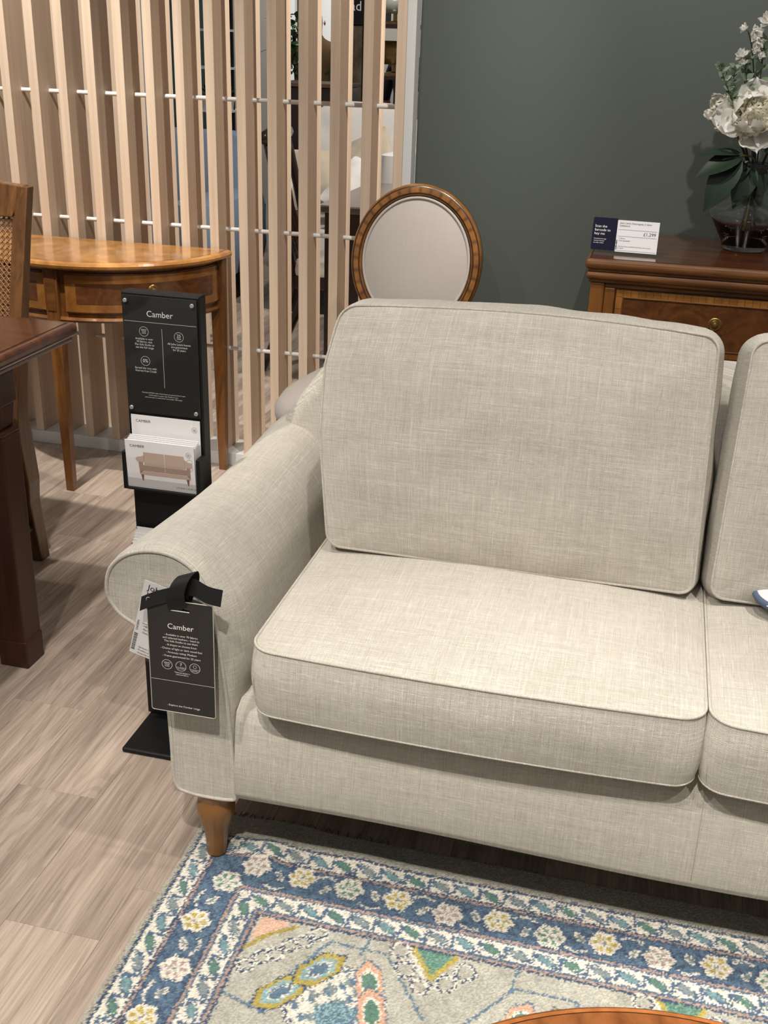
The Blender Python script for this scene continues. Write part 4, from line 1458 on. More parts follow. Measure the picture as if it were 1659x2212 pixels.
box('carcass', BX0 + .008, BX1 - .008, BY0 + .016, BY1 - .002, .08, BZ - .064, M_honey, sb)
box('plinth', BX0 + .0, BX1 - .0, BY0 + .004, BY1, .0, .08, M_honey_x, sb, .004)
for x0, x1 in ((BX0 + .004, BX0 + .043), (BX1 - .043, BX1 - .004)):
    box('corner_post', x0, x1, BY0 + .004, BY0 + .03, .08, BZ - .0665, M_honey, sb, .003)
box('top_rail', BX0 + .0435, BX1 - .0435, BY0 + .008, BY0 + .03, .842, BZ - .0665, M_honey_x, sb, .002)
box('stile', BX0 + .0435, BX0 + .072, BY0 + .008, BY0 + .03, .0805, .8415, M_honey, sb, .002)
box('stile', BX1 - .072, BX1 - .0435, BY0 + .008, BY0 + .03, .0805, .8415, M_honey, sb, .002)
box('middle_rail', BX0 + .0725, BX1 - .0725, BY0 + .006, BY0 + .03, .640, .662, M_honey_x, sb, .004)
xm = (BX0 + BX1) / 2
box('centre_stile', xm - .016, xm + .016, BY0 + .008, BY0 + .03, .6625, .8415, M_honey, sb, .002)
def banded(name, x0, x1, z0, z1, bw, kn):
    n_, V, Fc, Tn = 0, [], [], []
    d = box(name, x0, x1, BY0 + .010, BY0 + .028, z0, z1, M_inlay, sb, .001)
    # cross-banding border of small veneer pieces: tint changes piece by piece
    def strip(xa, xb, za, zb, nseg, horiz):
        for i in range(nseg):
            t0, t1 = i / nseg, (i + 1) / nseg
            if horiz:
                q = [(xa + (xb - xa) * t0, za), (xa + (xb - xa) * t1 - .0007, za), (xa + (xb - xa) * t1 - .0007, zb), (xa + (xb - xa) * t0, zb)]
            else:
                q = [(xa, za + (zb - za) * t0), (xb, za + (zb - za) * t0), (xb, za + (zb - za) * t1 - .0007), (xa, za + (zb - za) * t1 - .0007)]
            b = len(V)
            tt = 1 + random.uniform(-.16, .16)
            for x, z in q:
                V.append((x, BY0 + .0085, z)); Tn.append(tt)
            Fc.append((b, b + 1, b + 2, b + 3))
    W_, H_ = x1 - x0, z1 - z0
    strip(x0 + .002, x1 - .002, z1 - bw, z1 - .002, max(2, int(W_ / .020)), True)
    strip(x0 + .002, x1 - .002, z0 + .002, z0 + bw, max(2, int(W_ / .020)), True)
    strip(x0 + .002, x0 + bw, z0 + bw, z1 - bw, max(2, int((H_ - 2 * bw) / .030)), False)
    strip(x1 - bw, x1 - .002, z0 + bw, z1 - bw, max(2, int((H_ - 2 * bw) / .030)), False)
    O('cross_banding', me_from('band', V, Fc, tint=Tn), M_veneer, d)
    box('burr_panel', x0 + bw + .0035, x1 - bw - .0035, BY0 + .0090, BY0 + .0105, z0 + bw + .0035, z1 - bw - .0035, M_panel, d)
    ms = [box_me(x0 + bw, x1 - bw, BY0 + .0065, BY0 + .0095, z1 - bw - .0035, z1 - bw + .0005, .001), box_me(x0 + bw, x1 - bw, BY0 + .0065, BY0 + .0095, z0 + bw - .0005, z0 + bw + .0035, .001),
          box_me(x0 + bw - .0005, x0 + bw + .0035, BY0 + .0065, BY0 + .0095, z0 + bw, z1 - bw, .001), box_me(x1 - bw - .0035, x1 - bw + .0005, BY0 + .0065, BY0 + .0095, z0 + bw, z1 - bw, .001)]
    O('cock_bead', join_me('bead', ms), M_honey_x, d)
    for kx, kz in kn:
        knob((kx, BY0 + .0088, kz), .0175, d, Matrix.Rotation(PI / 2, 4, 'X'))
    return d
banded('drawer', BX0 + .0745, xm - .018, .668, .8395, .020, [(.189, .765)])
banded('drawer', xm + .018, BX1 - .0745, .668, .8395, .020, [(.75, .765)])
banded('door', BX0 + .0745, xm - .001, .083, .638, .024, [(xm - .05, .40)])
banded('door', xm + .001, BX1 - .0745, .083, .638, .024, [(xm + .05, .40)])

# price card on the sideboard
pc = thing('price_card', 'white and navy price card in clear holder on the sideboard', 'price card', (-.07, 3.13, BZ))
Mc = plane_M((-.171, 3.150, BZ), (1, -.05, 0), (0, .28, 1))
O('navy_sheet', xf(slab_me(rr(0, .070, .008, .096, .004), .0015), Mc @ Matrix.Translation((0, 0, .001))), M_navy, pc, smooth=False)
ws = O('white_sheet', xf(slab_me(rr(.0675, .1815, 0.006, .092, .0008), .001), Mc @ Matrix.Translation((0, 0, .0035))), M_paper, pc, smooth=False)
O('clear_holder', xf(slab_me(rr(.066, .183, .0, .097, .001), .001), Mc @ Matrix.Translation((0, 0, .0055))), M_acryl, pc, smooth=False)
O('holder_foot', xf(slab_me(rr(.066, .183, -.022, .0, .001), .0012), plane_M((-.171, 3.150, BZ + .0014), (1, -.05, 0), (0, 1, 0))), M_acryl, pc, smooth=False)
Mt = Mc @ Matrix.Translation((0, 0, .0039))
S = [T('John Lewis Hemingway 2 door', .0070, .0735, .084, 'LEFT'), T('sideboard', .0070, .0735, .077, 'LEFT'), rect_me(.072, .176, .0660, .0666), rect_me(.072, .176, .0480, .0486), T('£1,299', .0125, .1745, .0570, 'RIGHT'),
     T('- 2 Doors', .0048, .073, .0425, 'LEFT'), T('- Fully assembled', .0048, .073, .0365, 'LEFT'), T('- Services may be available for this item, ask a partner', .0042, .073, .021, 'LEFT'), T('for details', .0042, .073, .0160, 'LEFT'), rect_me(.070, .179, .0095, .0100)]
for q in range(14):
    S.append(rect_me(.0685, .0715, .012 + q * .0019, .013 + q * .0019 + random.choice((0, .0006))))
prints('lettering', S, M_inkdark, ws, Mt)
prints('navy_lettering', [T('Scan the', .0098, .006, .072, 'LEFT'), T('barcode to', .0098, .006, .062, 'LEFT'), T('buy me', .0098, .006, .052, 'LEFT'), T('Download our app', .0045, .006, .038, 'LEFT'), T('connect directly', .0045, .006, .0325, 'LEFT'), T('to order online', .0045, .006, .027, 'LEFT')], M_ink, ws, Mc @ Matrix.Translation((0, 0, .0014)))

# ------------------------------------------------------------------ vase and flowers
VX, VY, VZ = .254, 3.37, BZ
va = thing('glass_vase', 'clear faceted-belly glass vase of white flowers on the sideboard', 'vase', (VX, VY, VZ))
vp = [(0, .0), (.056, .0), (.062, .006), (.066, .022), (.105, .092), (.112, .105), (.104, .117), (.062, .150), (.034, .168), (.024, .180), (.026, .192), (.042, .225), (.050, .242)]
vin = [(r - .003, z) for r, z in vp[3:][::-1]] + [(.060, .024), (.052, .0185), (0, .0185)]
O('glass', xf(lathe_me(vp + vin, 48), Matrix.Translation((VX, VY, VZ))), M_glass, va, smooth=True)
M_petal = newmat('ivory_petal', (.90, .88, .84), .6); 
def thin(m, col_, amt=.4):
    t = m.node_tree
    tl = t.nodes.new('ShaderNodeBsdfTranslucent'); mx = t.nodes.new('ShaderNodeMixShader')
    tl.inputs[0].default_value = (*col_, 1)
    mx.inputs[0].default_value = amt
    t.links.new(t.nodes['Principled BSDF'].outputs[0], mx.inputs[1]); t.links.new(tl.outputs[0], mx.inputs[2]); t.links.new(mx.outputs[0], t.nodes['Material Output'].inputs['Surface'])
thin(M_petal, (.92, .90, .84))
M_petal2 = newmat('cream_petal_core', (.93, .90, .80), .6)
thin(M_petal2, (.95, .90, .72), .5)
M_leafd = newmat('dark_glossy_leaf', (.009, .024, .011), .45)
M_leafg = newmat('grey_green_eucalyptus', (.15, .20, .13), .55)
M_stem = newmat('dark_stem', (.025, .02, .012), .6)
M_stemg = newmat('green_stem', (.09, .11, .02), .5)
def petal_me(L, Wd, curl=.5, cup=.4, ruf=.0, nu=6, nv=6, tip=.75, seed=0):
    V, Fc = [], []
    for i in range(nu + 1):
        u = i / nu
        wd = Wd * math.sin(min(1, u / tip) * PI / 2) ** .8 * (1 if u < tip else math.sqrt(max(0, 1 - ((u - tip) / (1 - tip + 1e-6)) ** 2)) * .85 + .15)
        for k in range(nv + 1):
            v = k / nv * 2 - 1
            x = v * wd / 2
            y = L * u * (1 - .12 * v * v)
            z = curl * L * u * u + cup * Wd * v * v * .5 * (1 - .4 * u) + ruf * math.sin(v * 7 + seed) * u * u
            V.append((x, y, z))
    K = nv + 1
    for i in range(nu):
        for k in range(nv):
            Fc.append((i * K + k, i * K + k + 1, (i + 1) * K + k + 1, (i + 1) * K + k))
    return me_from('petal', V, Fc)
def orient(d, roll=0):
    d = Vector(d).normalized()
    return d.to_track_quat('Z', 'Y').to_matrix().to_4x4() @ Matrix.Rotation(roll, 4, 'Z')
def peony(name, label, head, facing, R, stem_pts, group):
    t = thing(name, label, 'flower', stem_pts[0], group)
    O('stem', tube_me(catmull(stem_pts, 5), .0035, 7), M_stem, t, smooth=True)
    B = Matrix.Translation(head) @ orient(facing)
    core = []
    for k in range(84):
        a = k * 2.39996
        rr_ = R * .72 * math.sqrt((k + .5) / 84)
        pm_ = petal_me(R * random.uniform(.36, .52), R * random.uniform(.26, .36), random.uniform(.1, .5), .8, .006, 4, 4, .7, k)
        core.append(xf(pm_, B @ Matrix.Translation((rr_ * math.cos(a) * .75, rr_ * math.sin(a) * .75, -R * .12 + R * .26 * (1 - (rr_ / (R * .72)) ** 2))) @ Matrix.Rotation(a - PI / 2, 4, 'Z') @ Matrix.Rotation(PI / 2 - .75 * rr_ / R - random.uniform(-.15, .2), 4, 'X')))
    bl = O('bloom', join_me('core', core), M_petal2, t, smooth=True)
    for k in range(13):
        a = k * 2 * PI / 13 * 2.02 + random.uniform(-.15, .15)
        lvl = k % 2
        pm_ = petal_me(R * random.uniform(.88, 1.08), R * random.uniform(.78, .98), .22 + .2 * lvl, .55, .008, 9, 9, .68, k)
        xf(pm_, B @ Matrix.Translation((0, 0, -R * .30)) @ Matrix.Rotation(a, 4, 'Z') @ Matrix.Translation((0, R * .12, 0)) @ Matrix.Rotation(.15 + .55 * lvl + random.uniform(-.12, .12), 4, 'X'))
        O('petal', pm_, M_petal, bl, smooth=True)
    return t
neck = (VX + .004, VY, VZ + .18)
def at3(dx, dy, dz): return (VX + dx, VY + dy, VZ + dz)
peony('peony', 'large open ivory peony facing forward over the vase', at3(-.030, -.045, .365), (-.15, -1, .42), .100, [at3(.012, .01, .022), at3(.0, 0, .18), at3(-.01, -.01, .27), at3(-.030, -.02, .352)], 'flowers in the vase')
peony('peony', 'half-hidden ivory peony behind the eucalyptus sprig', at3(-.108, .02, .375), (-.8, -.35, .35), .058, [at3(-.02, .012, .022), at3(-.006, .004, .18), at3(-.05, .015, .29), at3(-.10, .02, .365)], 'flowers in the vase')
peony('peony', 'upright white peony cut by the right edge of view', at3(.085, -.01, .505), (.1, -.5, .9), .066, [at3(.03, .01, .022), at3(.008, .006, .18), at3(.04, 0, .33), at3(.082, -.01, .49)], 'flowers in the vase')

def leaf_me(L, Wd, curl=-.25, cup=.18):
    V, Fc = [], []
    n = 7
    for i in range(n + 1):
        u = i / n
        wd = Wd * (math.sin(PI * min(1, u * .96 + .04) ** .75)) + .0004
        for k, v in enumerate((-1, -.5, 0, .5, 1)):
            V.append((v * wd / 2, L * u, curl * L * u * u + cup * abs(v) * wd * .5))
    for i in range(n):
        for k in range(4):
            Fc.append((i * 5 + k, i * 5 + k + 1, (i + 1) * 5 + k + 1, (i + 1) * 5 + k))
    return me_from('leaf', V, Fc)
def leaf_at(base, d, L, Wd, roll, mat, parent, curl=-.25, name='leaf', face=(0, -1, .45)):
    d = Vector(d).normalized()
    n_ = Vector(face)
    n_ = (n_ - d * n_.dot(d)).normalized()
    x_ = d.cross(n_)
    q = Matrix(((x_.x, d.x, n_.x, 0), (x_.y, d.y, n_.y, 0), (x_.z, d.z, n_.z, 0), (0, 0, 0, 1)))
    me = xf(leaf_me(L, Wd, curl), Matrix.Translation(base) @ q @ Matrix.Rotation(roll, 4, 'Y'))
    return O(name, me, mat, parent, smooth=True)
ls = thing('leaf_spray', 'spray of large dark green pointed leaves drooping over vase', 'leaves', at3(-.004, -.006, .03), 'flowers in the vase')
O('stem', tube_me(catmull([at3(-.008, -.01, .022), at3(-.004, -.008, .18), at3(-.012, -.025, .255), at3(-.055, -.05, .262)], 5), .0028, 6), M_stemg, ls, smooth=True)
for b_, d_, L, Wd, ro in (((-.045, -.05, .262), (-.85, -.12, -.28), .135, .075, .5), ((-.052, -.052, .258), (-.62, -.25, -.95), .165, .085, .25), ((-.018, -.032, .240), (-.25, -.35, -1), .125, .070, -.1),
                          ((-.018, -.030, .245), (-.85, -.25, -.75), .095, .05, .4), ((-.05, -.045, .266), (-1, .1, .12), .12, .05, .8), ((-.012, -.028, .243), (.5, -.3, -.7), .09, .055, -.4)):
    leaf_at(at3(*b_), d_, L, Wd, ro, M_leafd, ls)
for k, (bx_, by_, bz_, dx, dy, dz) in enumerate(((.03, -.04, .27, .7, -.5, .25), (.06, -.02, .30, .8, -.2, -.3), (.03, .01, .42, .5, .1, .8), (-.03, .03, .42, -.3, .2, .9), (.04, -.02, .33, .7, -.6, .1), (.02, -.03, .31, -.1, -.8, -.2))):
    leaf_at(at3(bx_, by_, bz_), (dx, dy, dz), .10, .045, .3 * k, M_leafd, ls)

def euc(label, pts, nl, Ls, mat=M_leafg):
    t = thing('eucalyptus_sprig', label, 'sprig', pts[0], 'flowers in the vase')
    P = catmull(pts, 6)
    O('stem', tube_me(P, .0017, 6), M_stem, t, smooth=True)
    n0 = int(len(P) * .45)
    for k in range(nl):
        i = n0 + int((len(P) - 1 - n0) * k / max(1, nl - 1))
        p = Vector(P[i])
        a = k * 2.4 + random.uniform(-.3, .3)
        dd = Vector((math.cos(a), math.sin(a) * .7 - .2, .55 + .5 * random.random()))
        leaf_at(p, dd, Ls * random.uniform(.75, 1.15), Ls * random.uniform(.5, .7), random.uniform(-1, 1), mat, t, -.1)
    return t
euc('bushy eucalyptus sprig at the left of the bouquet', [at3(-.012, .006, .022), at3(-.004, .004, .18), at3(-.06, -.02, .34), at3(-.115, -.03, .445), at3(-.140, -.03, .492)], 34, .022)
euc('eucalyptus sprig with a forked tip left of the bouquet', [at3(-.010, .01, .022), at3(-.004, .006, .18), at3(-.07, -.02, .36), at3(-.095, -.025, .44), at3(-.098, -.03, .490)], 26, .021)
euc('round-leaved eucalyptus sprig rising behind the big peony', [at3(.002, .012, .022), at3(0, .006, .18), at3(-.02, .02, .38), at3(-.028, .0, .50), at3(-.030, -.01, .555)], 16, .036)
euc('grey eucalyptus sprig between the white blossoms', [at3(-.004, .014, .022), at3(-.002, .008, .18), at3(-.04, .01, .38), at3(-.066, -.005, .47), at3(-.070, -.01, .510)], 16, .030)

def blossom(label, pts, heads):
    t = thing('blossom_branch', label, 'flower', pts[0], 'flowers in the vase')
    O('stem', tube_me(catmull(pts, 5), .0016, 6), M_stem, t, smooth=True)
    for (hx, hy, hz, R, fx, fy, fz) in heads:
        h = Vector(at3(hx, hy, hz))
        near = min((Vector(p) for p in catmull(pts, 5)), key=lambda p: (p - h).length)
        ms = []
        B = Matrix.Translation(h) @ orient((fx, fy, fz))
        for k in range(11):
            a = k * 2.39996
            pm_ = petal_me(R * random.uniform(.75, 1.05), R * .55, .3, .5, .002, 4, 3, .6, k)
            ms.append(xf(pm_, B @ Matrix.Rotation(a, 4, 'Z') @ Matrix.Rotation(.1 + .09 * (10 - k), 4, 'X')))
        hd = O('blossom', join_me('blossom', ms), M_petal, t, smooth=True)
        O('twig', tube_me([near, (near + h) / 2 + Vector((0, 0, -.004)), h], .0010, 5), M_stemg, hd, smooth=True)
    return t
blossom('upper branch of small white blossoms above the peony', [at3(.006, .014, .022), at3(.002, .008, .18), at3(.0, .02, .42), at3(.012, .0, .56), at3(.045, -.01, .655)],
        [(-.030, -.01, .600, .034, -.2, -.7, .7), (-.003, -.01, .570, .020, -.2, -.8, .3), (.022, -.01, .590, .024, .1, -.8, -.3), (.020, -.01, .610, .014, 0, -.5, .8), (.035, -.01, .650, .022, 0, -.5, .8), (.055, -.02, .635, .026, .2, -.6, .6), (.080, -.01, .60, .026, .2, -.6, .6)])
blossom('lower branch of small white blossoms left of the bouquet', [at3(-.006, .016, .022), at3(-.002, .008, .18), at3(-.035, .02, .42), at3(-.058, 0, .53), at3(-.078, -.01, .582)],
        [(-.083, -.01, .585, .018, -.8, -.4, .4), (-.058, -.02, .578, .030, .1, -.8, -.1), (-.050, -.02, .556, .026, .2, -.8, -.5), (-.054, -.02, .530, .020, .2, -.6, .6), (-.084, -.02, .518, .026, -.4, -.7, .5), (-.036, -.02, .518, .018, .2, -.7, .5), (-.075, -.02, .50, .018, -.5, -.6, .4)])

# ------------------------------------------------------------------ coffee table (round, at the lower edge)
ct = thing('coffee_table', 'round orange-brown walnut coffee table at the bottom edge', 'table', (.16, .575, 0))
M_ct = wood('orange_walnut_veneer', (0.50, 0.18, 0.050), (0.24, 0.075, 0.020), (10, 10, 10), 0.2, 0.6, 1.2, attr=True)
def ctt(a, j):
    seg = int(math.floor(a / (PI / 26)))
    if j in (4, 5):
        return .15
    if 2 <= j < 4:
        edge_ = abs((a / (PI / 26)) - round(a / (PI / 26))) < .01
        return .5 if edge_ else .80 + .14 * (((seg * 37) % 7) - 3) / 3
    return .8 if j < 2 else 1.1
O('table_top', lathe_me([(0, .450), (.300, .450), (.3005, .450), (.3838, .450), (.3840, .450), (.3852, .450), (.3854, .4502), (.390, .4500), (.396, .445), (.398, .438), (.396, .430), (.388, .424), (0, .424)], 208, 0, 2 * PI, .16, .575, ctt), M_ct, ct, smooth=False)
O('apron', lathe_me([(.33, .345), (.352, .345), (.352, .4238), (.33, .4238), (.33, .345)], 64, 0, 2 * PI, .16, .575), M_honey, ct, smooth=False)
for q in range(4):
    a = PI / 4 + q * PI / 2
    O('leg', taper_me((.16 + .33 * math.cos(a), .575 + .33 * math.sin(a), .0075), (.014, .014), (.16 + .33 * math.cos(a), .575 + .33 * math.sin(a), .4238), (.024, .024), .002), M_honey, ct, smooth=False)

# ------------------------------------------------------------------ small cloth on the second seat
cl = thing('cloth_pouch', 'small white cloth pouch with blue-grey binding on right seat', 'cloth', (.34, 1.87, .54))
me, ed_ = cushion_me(.17, .100, .014, .048, .016, .004, 30, 2.0, .022, 4)
Mp = Matrix.Translation((.343, 1.868, .5470)) @ Matrix.Rotation(.12, 4, 'Z') @ Matrix.Rotation(.06, 4, 'Y')
O('body', xf(me, Mp), newmat('white_cotton', (.68, .68, .72), .9), cl, smooth=True)
O('binding', join_me('b', [piping(ed_, 0, Mp, .0072)]), newmat('blue_grey_binding', (.09, .125, .20), .9), cl, smooth=True)

# ------------------------------------------------------------------ showroom beyond the screen
M_cloth_c = newmat('cream_cloth_far', (.58, .56, .53), .95)
M_cloth_b = newmat('blue_grey_velvet', (.15, .20, .27), .8)
M_pillow = newmat('oatmeal_cushion', (.40, .34, .26), .95)
M_darkbox = newmat('black_brown', (.010, .006, .005), .5)

ft = thing('dark_dining_table', 'dark polished table with solid end panel seen through the screen', 'table', (-.5, 5.0, 0))
box('table_top', -1.43, .45, 4.62, 5.52, .758, .790, M_mahog2, ft, .006)
box('end_panel', -1.40, -1.13, 4.640, 4.685, 0, .7578, M_mahog, ft, .003)
box('end_panel', .15, .42, 4.640, 4.685, 0, .7578, M_mahog, ft, .003)
box('end_panel', -1.40, -1.13, 5.455, 5.50, 0, .7578, M_mahog, ft, .003)
box('end_panel', .15, .42, 5.455, 5.50, 0, .7578, M_mahog, ft, .003)
box('stretcher', -1.12, .14, 5.0, 5.05, .60, .7578, M_mahog, ft)

dc = thing('slat_back_chair', 'dark mahogany slat-back dining chair with cream seat behind the screen', 'chair', (-1.55, 4.93, 0))
def rake(z): return -.12 * max(0, (z - .45) / .6) ** 1.2 - .16 * max(0, (.45 - z) / .45) ** 1.5
DA = math.radians(6)
def dcp(x, y, z):
    return (-1.41 + x * math.cos(DA) - y * math.sin(DA), 4.93 + x * math.sin(DA) + y * math.cos(DA), z)
for s in (-1, 1):
    O('rear_leg', tube_me([dcp(-.18 + rake(z), s * .19, z) for z in (0, .1, .2, .3, .4, .5, .65, .8, .95, 1.05)], .021, 8), M_mahog, dc, smooth=True)
    O('front_leg', tube_me([dcp(.20, s * .19, 0), dcp(.20, s * .19, .43)], .020, 8), M_mahog, dc, smooth=True)
for q in range(5):
    y = (q - 2) * .062
    O('back_slat', tube_me([dcp(-.18 + rake(z) - .03 * math.sin((z - .5) / .5 * PI), y, z) for z in (.48, .6, .72, .84, .96, 1.02)], .012, 6), M_mahog, dc, smooth=True)
O('crest_rail', tube_me([dcp(-.18 + rake(1.04), y, 1.04 + .02 * math.cos(y * 6)) for y in (-.22, -.11, 0, .11, .22)], .030, 8), M_mahog, dc, smooth=True)
me, _e = cushion_me(.42, .42, .05, .06, .02, .006, 16)
O('seat_pad', xf(me, Matrix.Translation(dcp(.02, 0, .485)) @ Matrix.Rotation(DA, 4, 'Z')), newmat('ivory_far', (.74, .70, .62), .9), dc, smooth=True)
me = box_me(-.21, .21, -.205, .205, .40, .459, .004)
O('seat_frame', xf(me, Matrix.Translation(dcp(.02, 0, 0)) @ Matrix.Rotation(DA, 4, 'Z')), M_mahog, dc)
O('paper_tag', xf(box_me(-.035, .035, -.002, .002, -.05, .05), Matrix.Translation(dcp(-.10, -.215, .36)) @ Matrix.Rotation(.15, 4, 'Y')), M_paper, dc)

# curved cream sofa and its cushions
cs_ = thing('cream_armchair', 'curved cream armchair with scatter cushions beyond the dark table', 'armchair', (-1.75, 6.35, 0))
def blob(name, W_, D_, H_, R_, cr, bu, M, mat, parent, seed=0, wr=.004):
    me, _e = cushion_me(W_, D_, H_, R_, cr, bu, 20, 2.0, wr, seed)
    return O(name, xf(me, M), mat, parent, smooth=True)
blob('seat', .66, .66, .30, .10, .03, .02, Matrix.Translation((-1.74, 6.18, .32)), M_cloth_c, cs_)
blob('back', .72, .66, .16, .24, .05, .03, Matrix.Translation((-1.74, 6.52, .76)) @ Matrix.Rotation(PI / 2 - .2, 4, 'X'), M_cloth_c, cs_, 1)
blob('arm', .13, .62, .52, .06, .02, .02, Matrix.Translation((-2.09, 6.22, .50)) @ Matrix.Rotation(.12, 4, 'Z'), M_cloth_c, cs_)
blob('arm', .13, .62, .56, .06, .02, .02, Matrix.Translation((-1.395, 6.25, .60)) @ Matrix.Rotation(-.12, 4, 'Z'), M_cloth_c, cs_)
box('plinth', -2.1, -1.38, 5.9, 6.45, .0, .17, M_darkbox, cs_)
for k, (x, y, z, rx, rz, lab) in enumerate(((-1.86, 6.06, .72, 1.05, .3, 'pleated oatmeal scatter cushion on the cream armchair'), (-1.62, 6.16, .80, 1.15, -.35, 'plain oatmeal scatter cushion tilted on the cream armchair'), (-1.58, 5.94, .68, .85, .2, 'small cream scatter cushion at the front of the cream armchair'))):
    me, _e = cushion_me(.34, .34, .02, .02, .055, .0, 26, 2.0, .03, 20 + k)
    tag(O('scatter_cushion', xf(me, Matrix.Translation((x, y, z)) @ Matrix.Rotation(rz, 4, 'Z') @ Matrix.Rotation(rx, 4, 'X') @ Matrix.Rotation(.5 * k, 4, 'Z')), M_pillow if k < 2 else M_cloth_c, None, smooth=True), lab, 'cushion', 'cushions on the cream armchair')

bs = thing('blue_sofa', 'blue-grey sofa glimpsed low through the left slats', 'sofa', (-2.75, 6.1, 0))
blob('arm', .26, .90, .42, .10, .02, .03, Matrix.Translation((-2.48, 6.10, .38)), M_cloth_b, bs)
blob('seat', .80, .85, .26, .08, .04, .02, Matrix.Translation((-3.02, 6.08, .36)), M_cloth_b, bs)
blob('back', .95, .55, .24, .12, .05, .03, Matrix.Translation((-2.90, 6.48, .62)) @ Matrix.Rotation(PI / 2 - .2, 4, 'X'), M_cloth_b, bs)
box('plinth', -3.4, -2.40, 5.72, 6.45, .0, .15, M_darkbox, bs)

hb = thing('dark_cabinet', 'tall dark brown wooden cabinet behind the cream armchair', 'cabinet', (-2.1, 7.1, 0))
box('body', -2.42, -1.995, 6.95, 7.35, 0, 1.165, M_mahog, hb, .004)
box('top', -2.44, -1.975, 6.93, 7.36, 1.1655, 1.19, newmat('cabinet_top', (.12, .07, .04), .4), hb, .004)
for k in (0, 1):
    d_ = box('door', -2.41 + k * .207, -2.21 + k * .207, 6.935, 6.9495, .05, 1.12, M_mahog, hb, .003)

pil = thing('stone_pillar', 'mottled brown pillar with black sign panel above', 'pillar', (-1.92, 7.7, 0))
g = G(newmat('mottled_stone', (.1, .08, .05), .7)); g.col(g.ramp(g.noise(g.coord('Object', (9, 9, 5)), 1, 5, .7), [(.35, (.045, .032, .018)), (.65, (.16, .125, .07))]).outputs[0])
box('shaft', -2.14, -2.03, 7.62, 7.80, 0, 1.535, g.m, pil, .004)
sg = box('sign_panel', -2.16, -1.90, 7.61, 7.81, 1.536, 2.2, M_black, pil, .004)
prints('lettering', [T('ad', .085, 0, 0, 'RIGHT')], M_ink, sg, plane_M((-2.052, 7.608, 1.648)))

shf = thing('display_shelf', 'dark metal display shelf with wooden boards behind last gap', 'shelf', (-1.6, 6.9, 0))
for x, y in ((-1.80, 6.75), (-1.35, 6.75), (-1.80, 7.1), (-1.35, 7.1)):
    box('upright', x - .012, x + .012, y - .012, y + .012, 0, 2.1, M_black, shf)
M_board = newmat('shelf_board', (.35, .22, .11), .5)
for z in (.42, .90, 1.035, 1.235, 1.515):
    box('board', -1.79, -1.36, 6.74, 7.11, z, z + .022, M_board if z < 1.2 else M_mahog, shf)
def drum_lamp(name, label, x, y, z, r, h, mat):
    t = thing(name, label, 'lamp', (x, y, z), 'lamps on the display shelf')
    O('base', xf(lathe_me([(0, 0), (r * .55, 0), (r * .55, .012), (r * .12, .02), (r * .12, .06), (0, .06)], 24), Matrix.Translation((x, y, z))), M_brass, t, smooth=False)
    O('shade', xf(lathe_me([(r * .9, .06), (r, .06), (r * .92, .06 + h), (r * .85, .06 + h), (r * .9, .06)], 32), Matrix.Translation((x, y, z))), mat, t, smooth=True)
    return t
M_gold = newmat('gold_shade', (.26, .16, .05), .35, .6)
M_silver = newmat('pearl_shade', (.55, .58, .52), .25, .3)
drum_lamp('table_lamp', 'gold drum lamp on the upper display shelf board', -1.66, 6.92, 1.2575, .10, .13, M_gold)
drum_lamp('table_lamp', 'pearl-white shaded lamp on the top display shelf board', -1.66, 6.92, 1.5375, .10, .10, M_silver)
tag(box('storage_box', -1.74, -1.56, 6.80, 6.98, .9225, 1.02, M_cloth_c, None, .01), 'pale box on the middle board of the display shelf', 'box')

ch2 = thing('grey_armchair', 'grey upholstered armchair back seen through the display shelf', 'armchair', (-1.93, 8.0, 0))
blob('back', .5, .62, .16, .14, .05, .02, Matrix.Translation((-1.72, 8.35, .78)) @ Matrix.Rotation(PI / 2 - .12, 4, 'X'), newmat('grey_velvet', (.16, .19, .20), .9), ch2)
blob('seat', .5, .5, .22, .08, .04, .02, Matrix.Translation((-1.72, 8.05, .40)), newmat('grey_velvet_seat', (.16, .19, .20), .9), ch2)
for sx_ in (-1, 1):
    O('leg', tube_me([(-1.72 + sx_ * .2, 7.95, 0), (-1.72 + sx_ * .2, 7.95, .3)], .018, 8), M_black, ch2)
    O('leg', tube_me([(-1.72 + sx_ * .2, 8.25, 0), (-1.72 + sx_ * .2, 8.25, .3)], .018, 8), M_black, ch2)

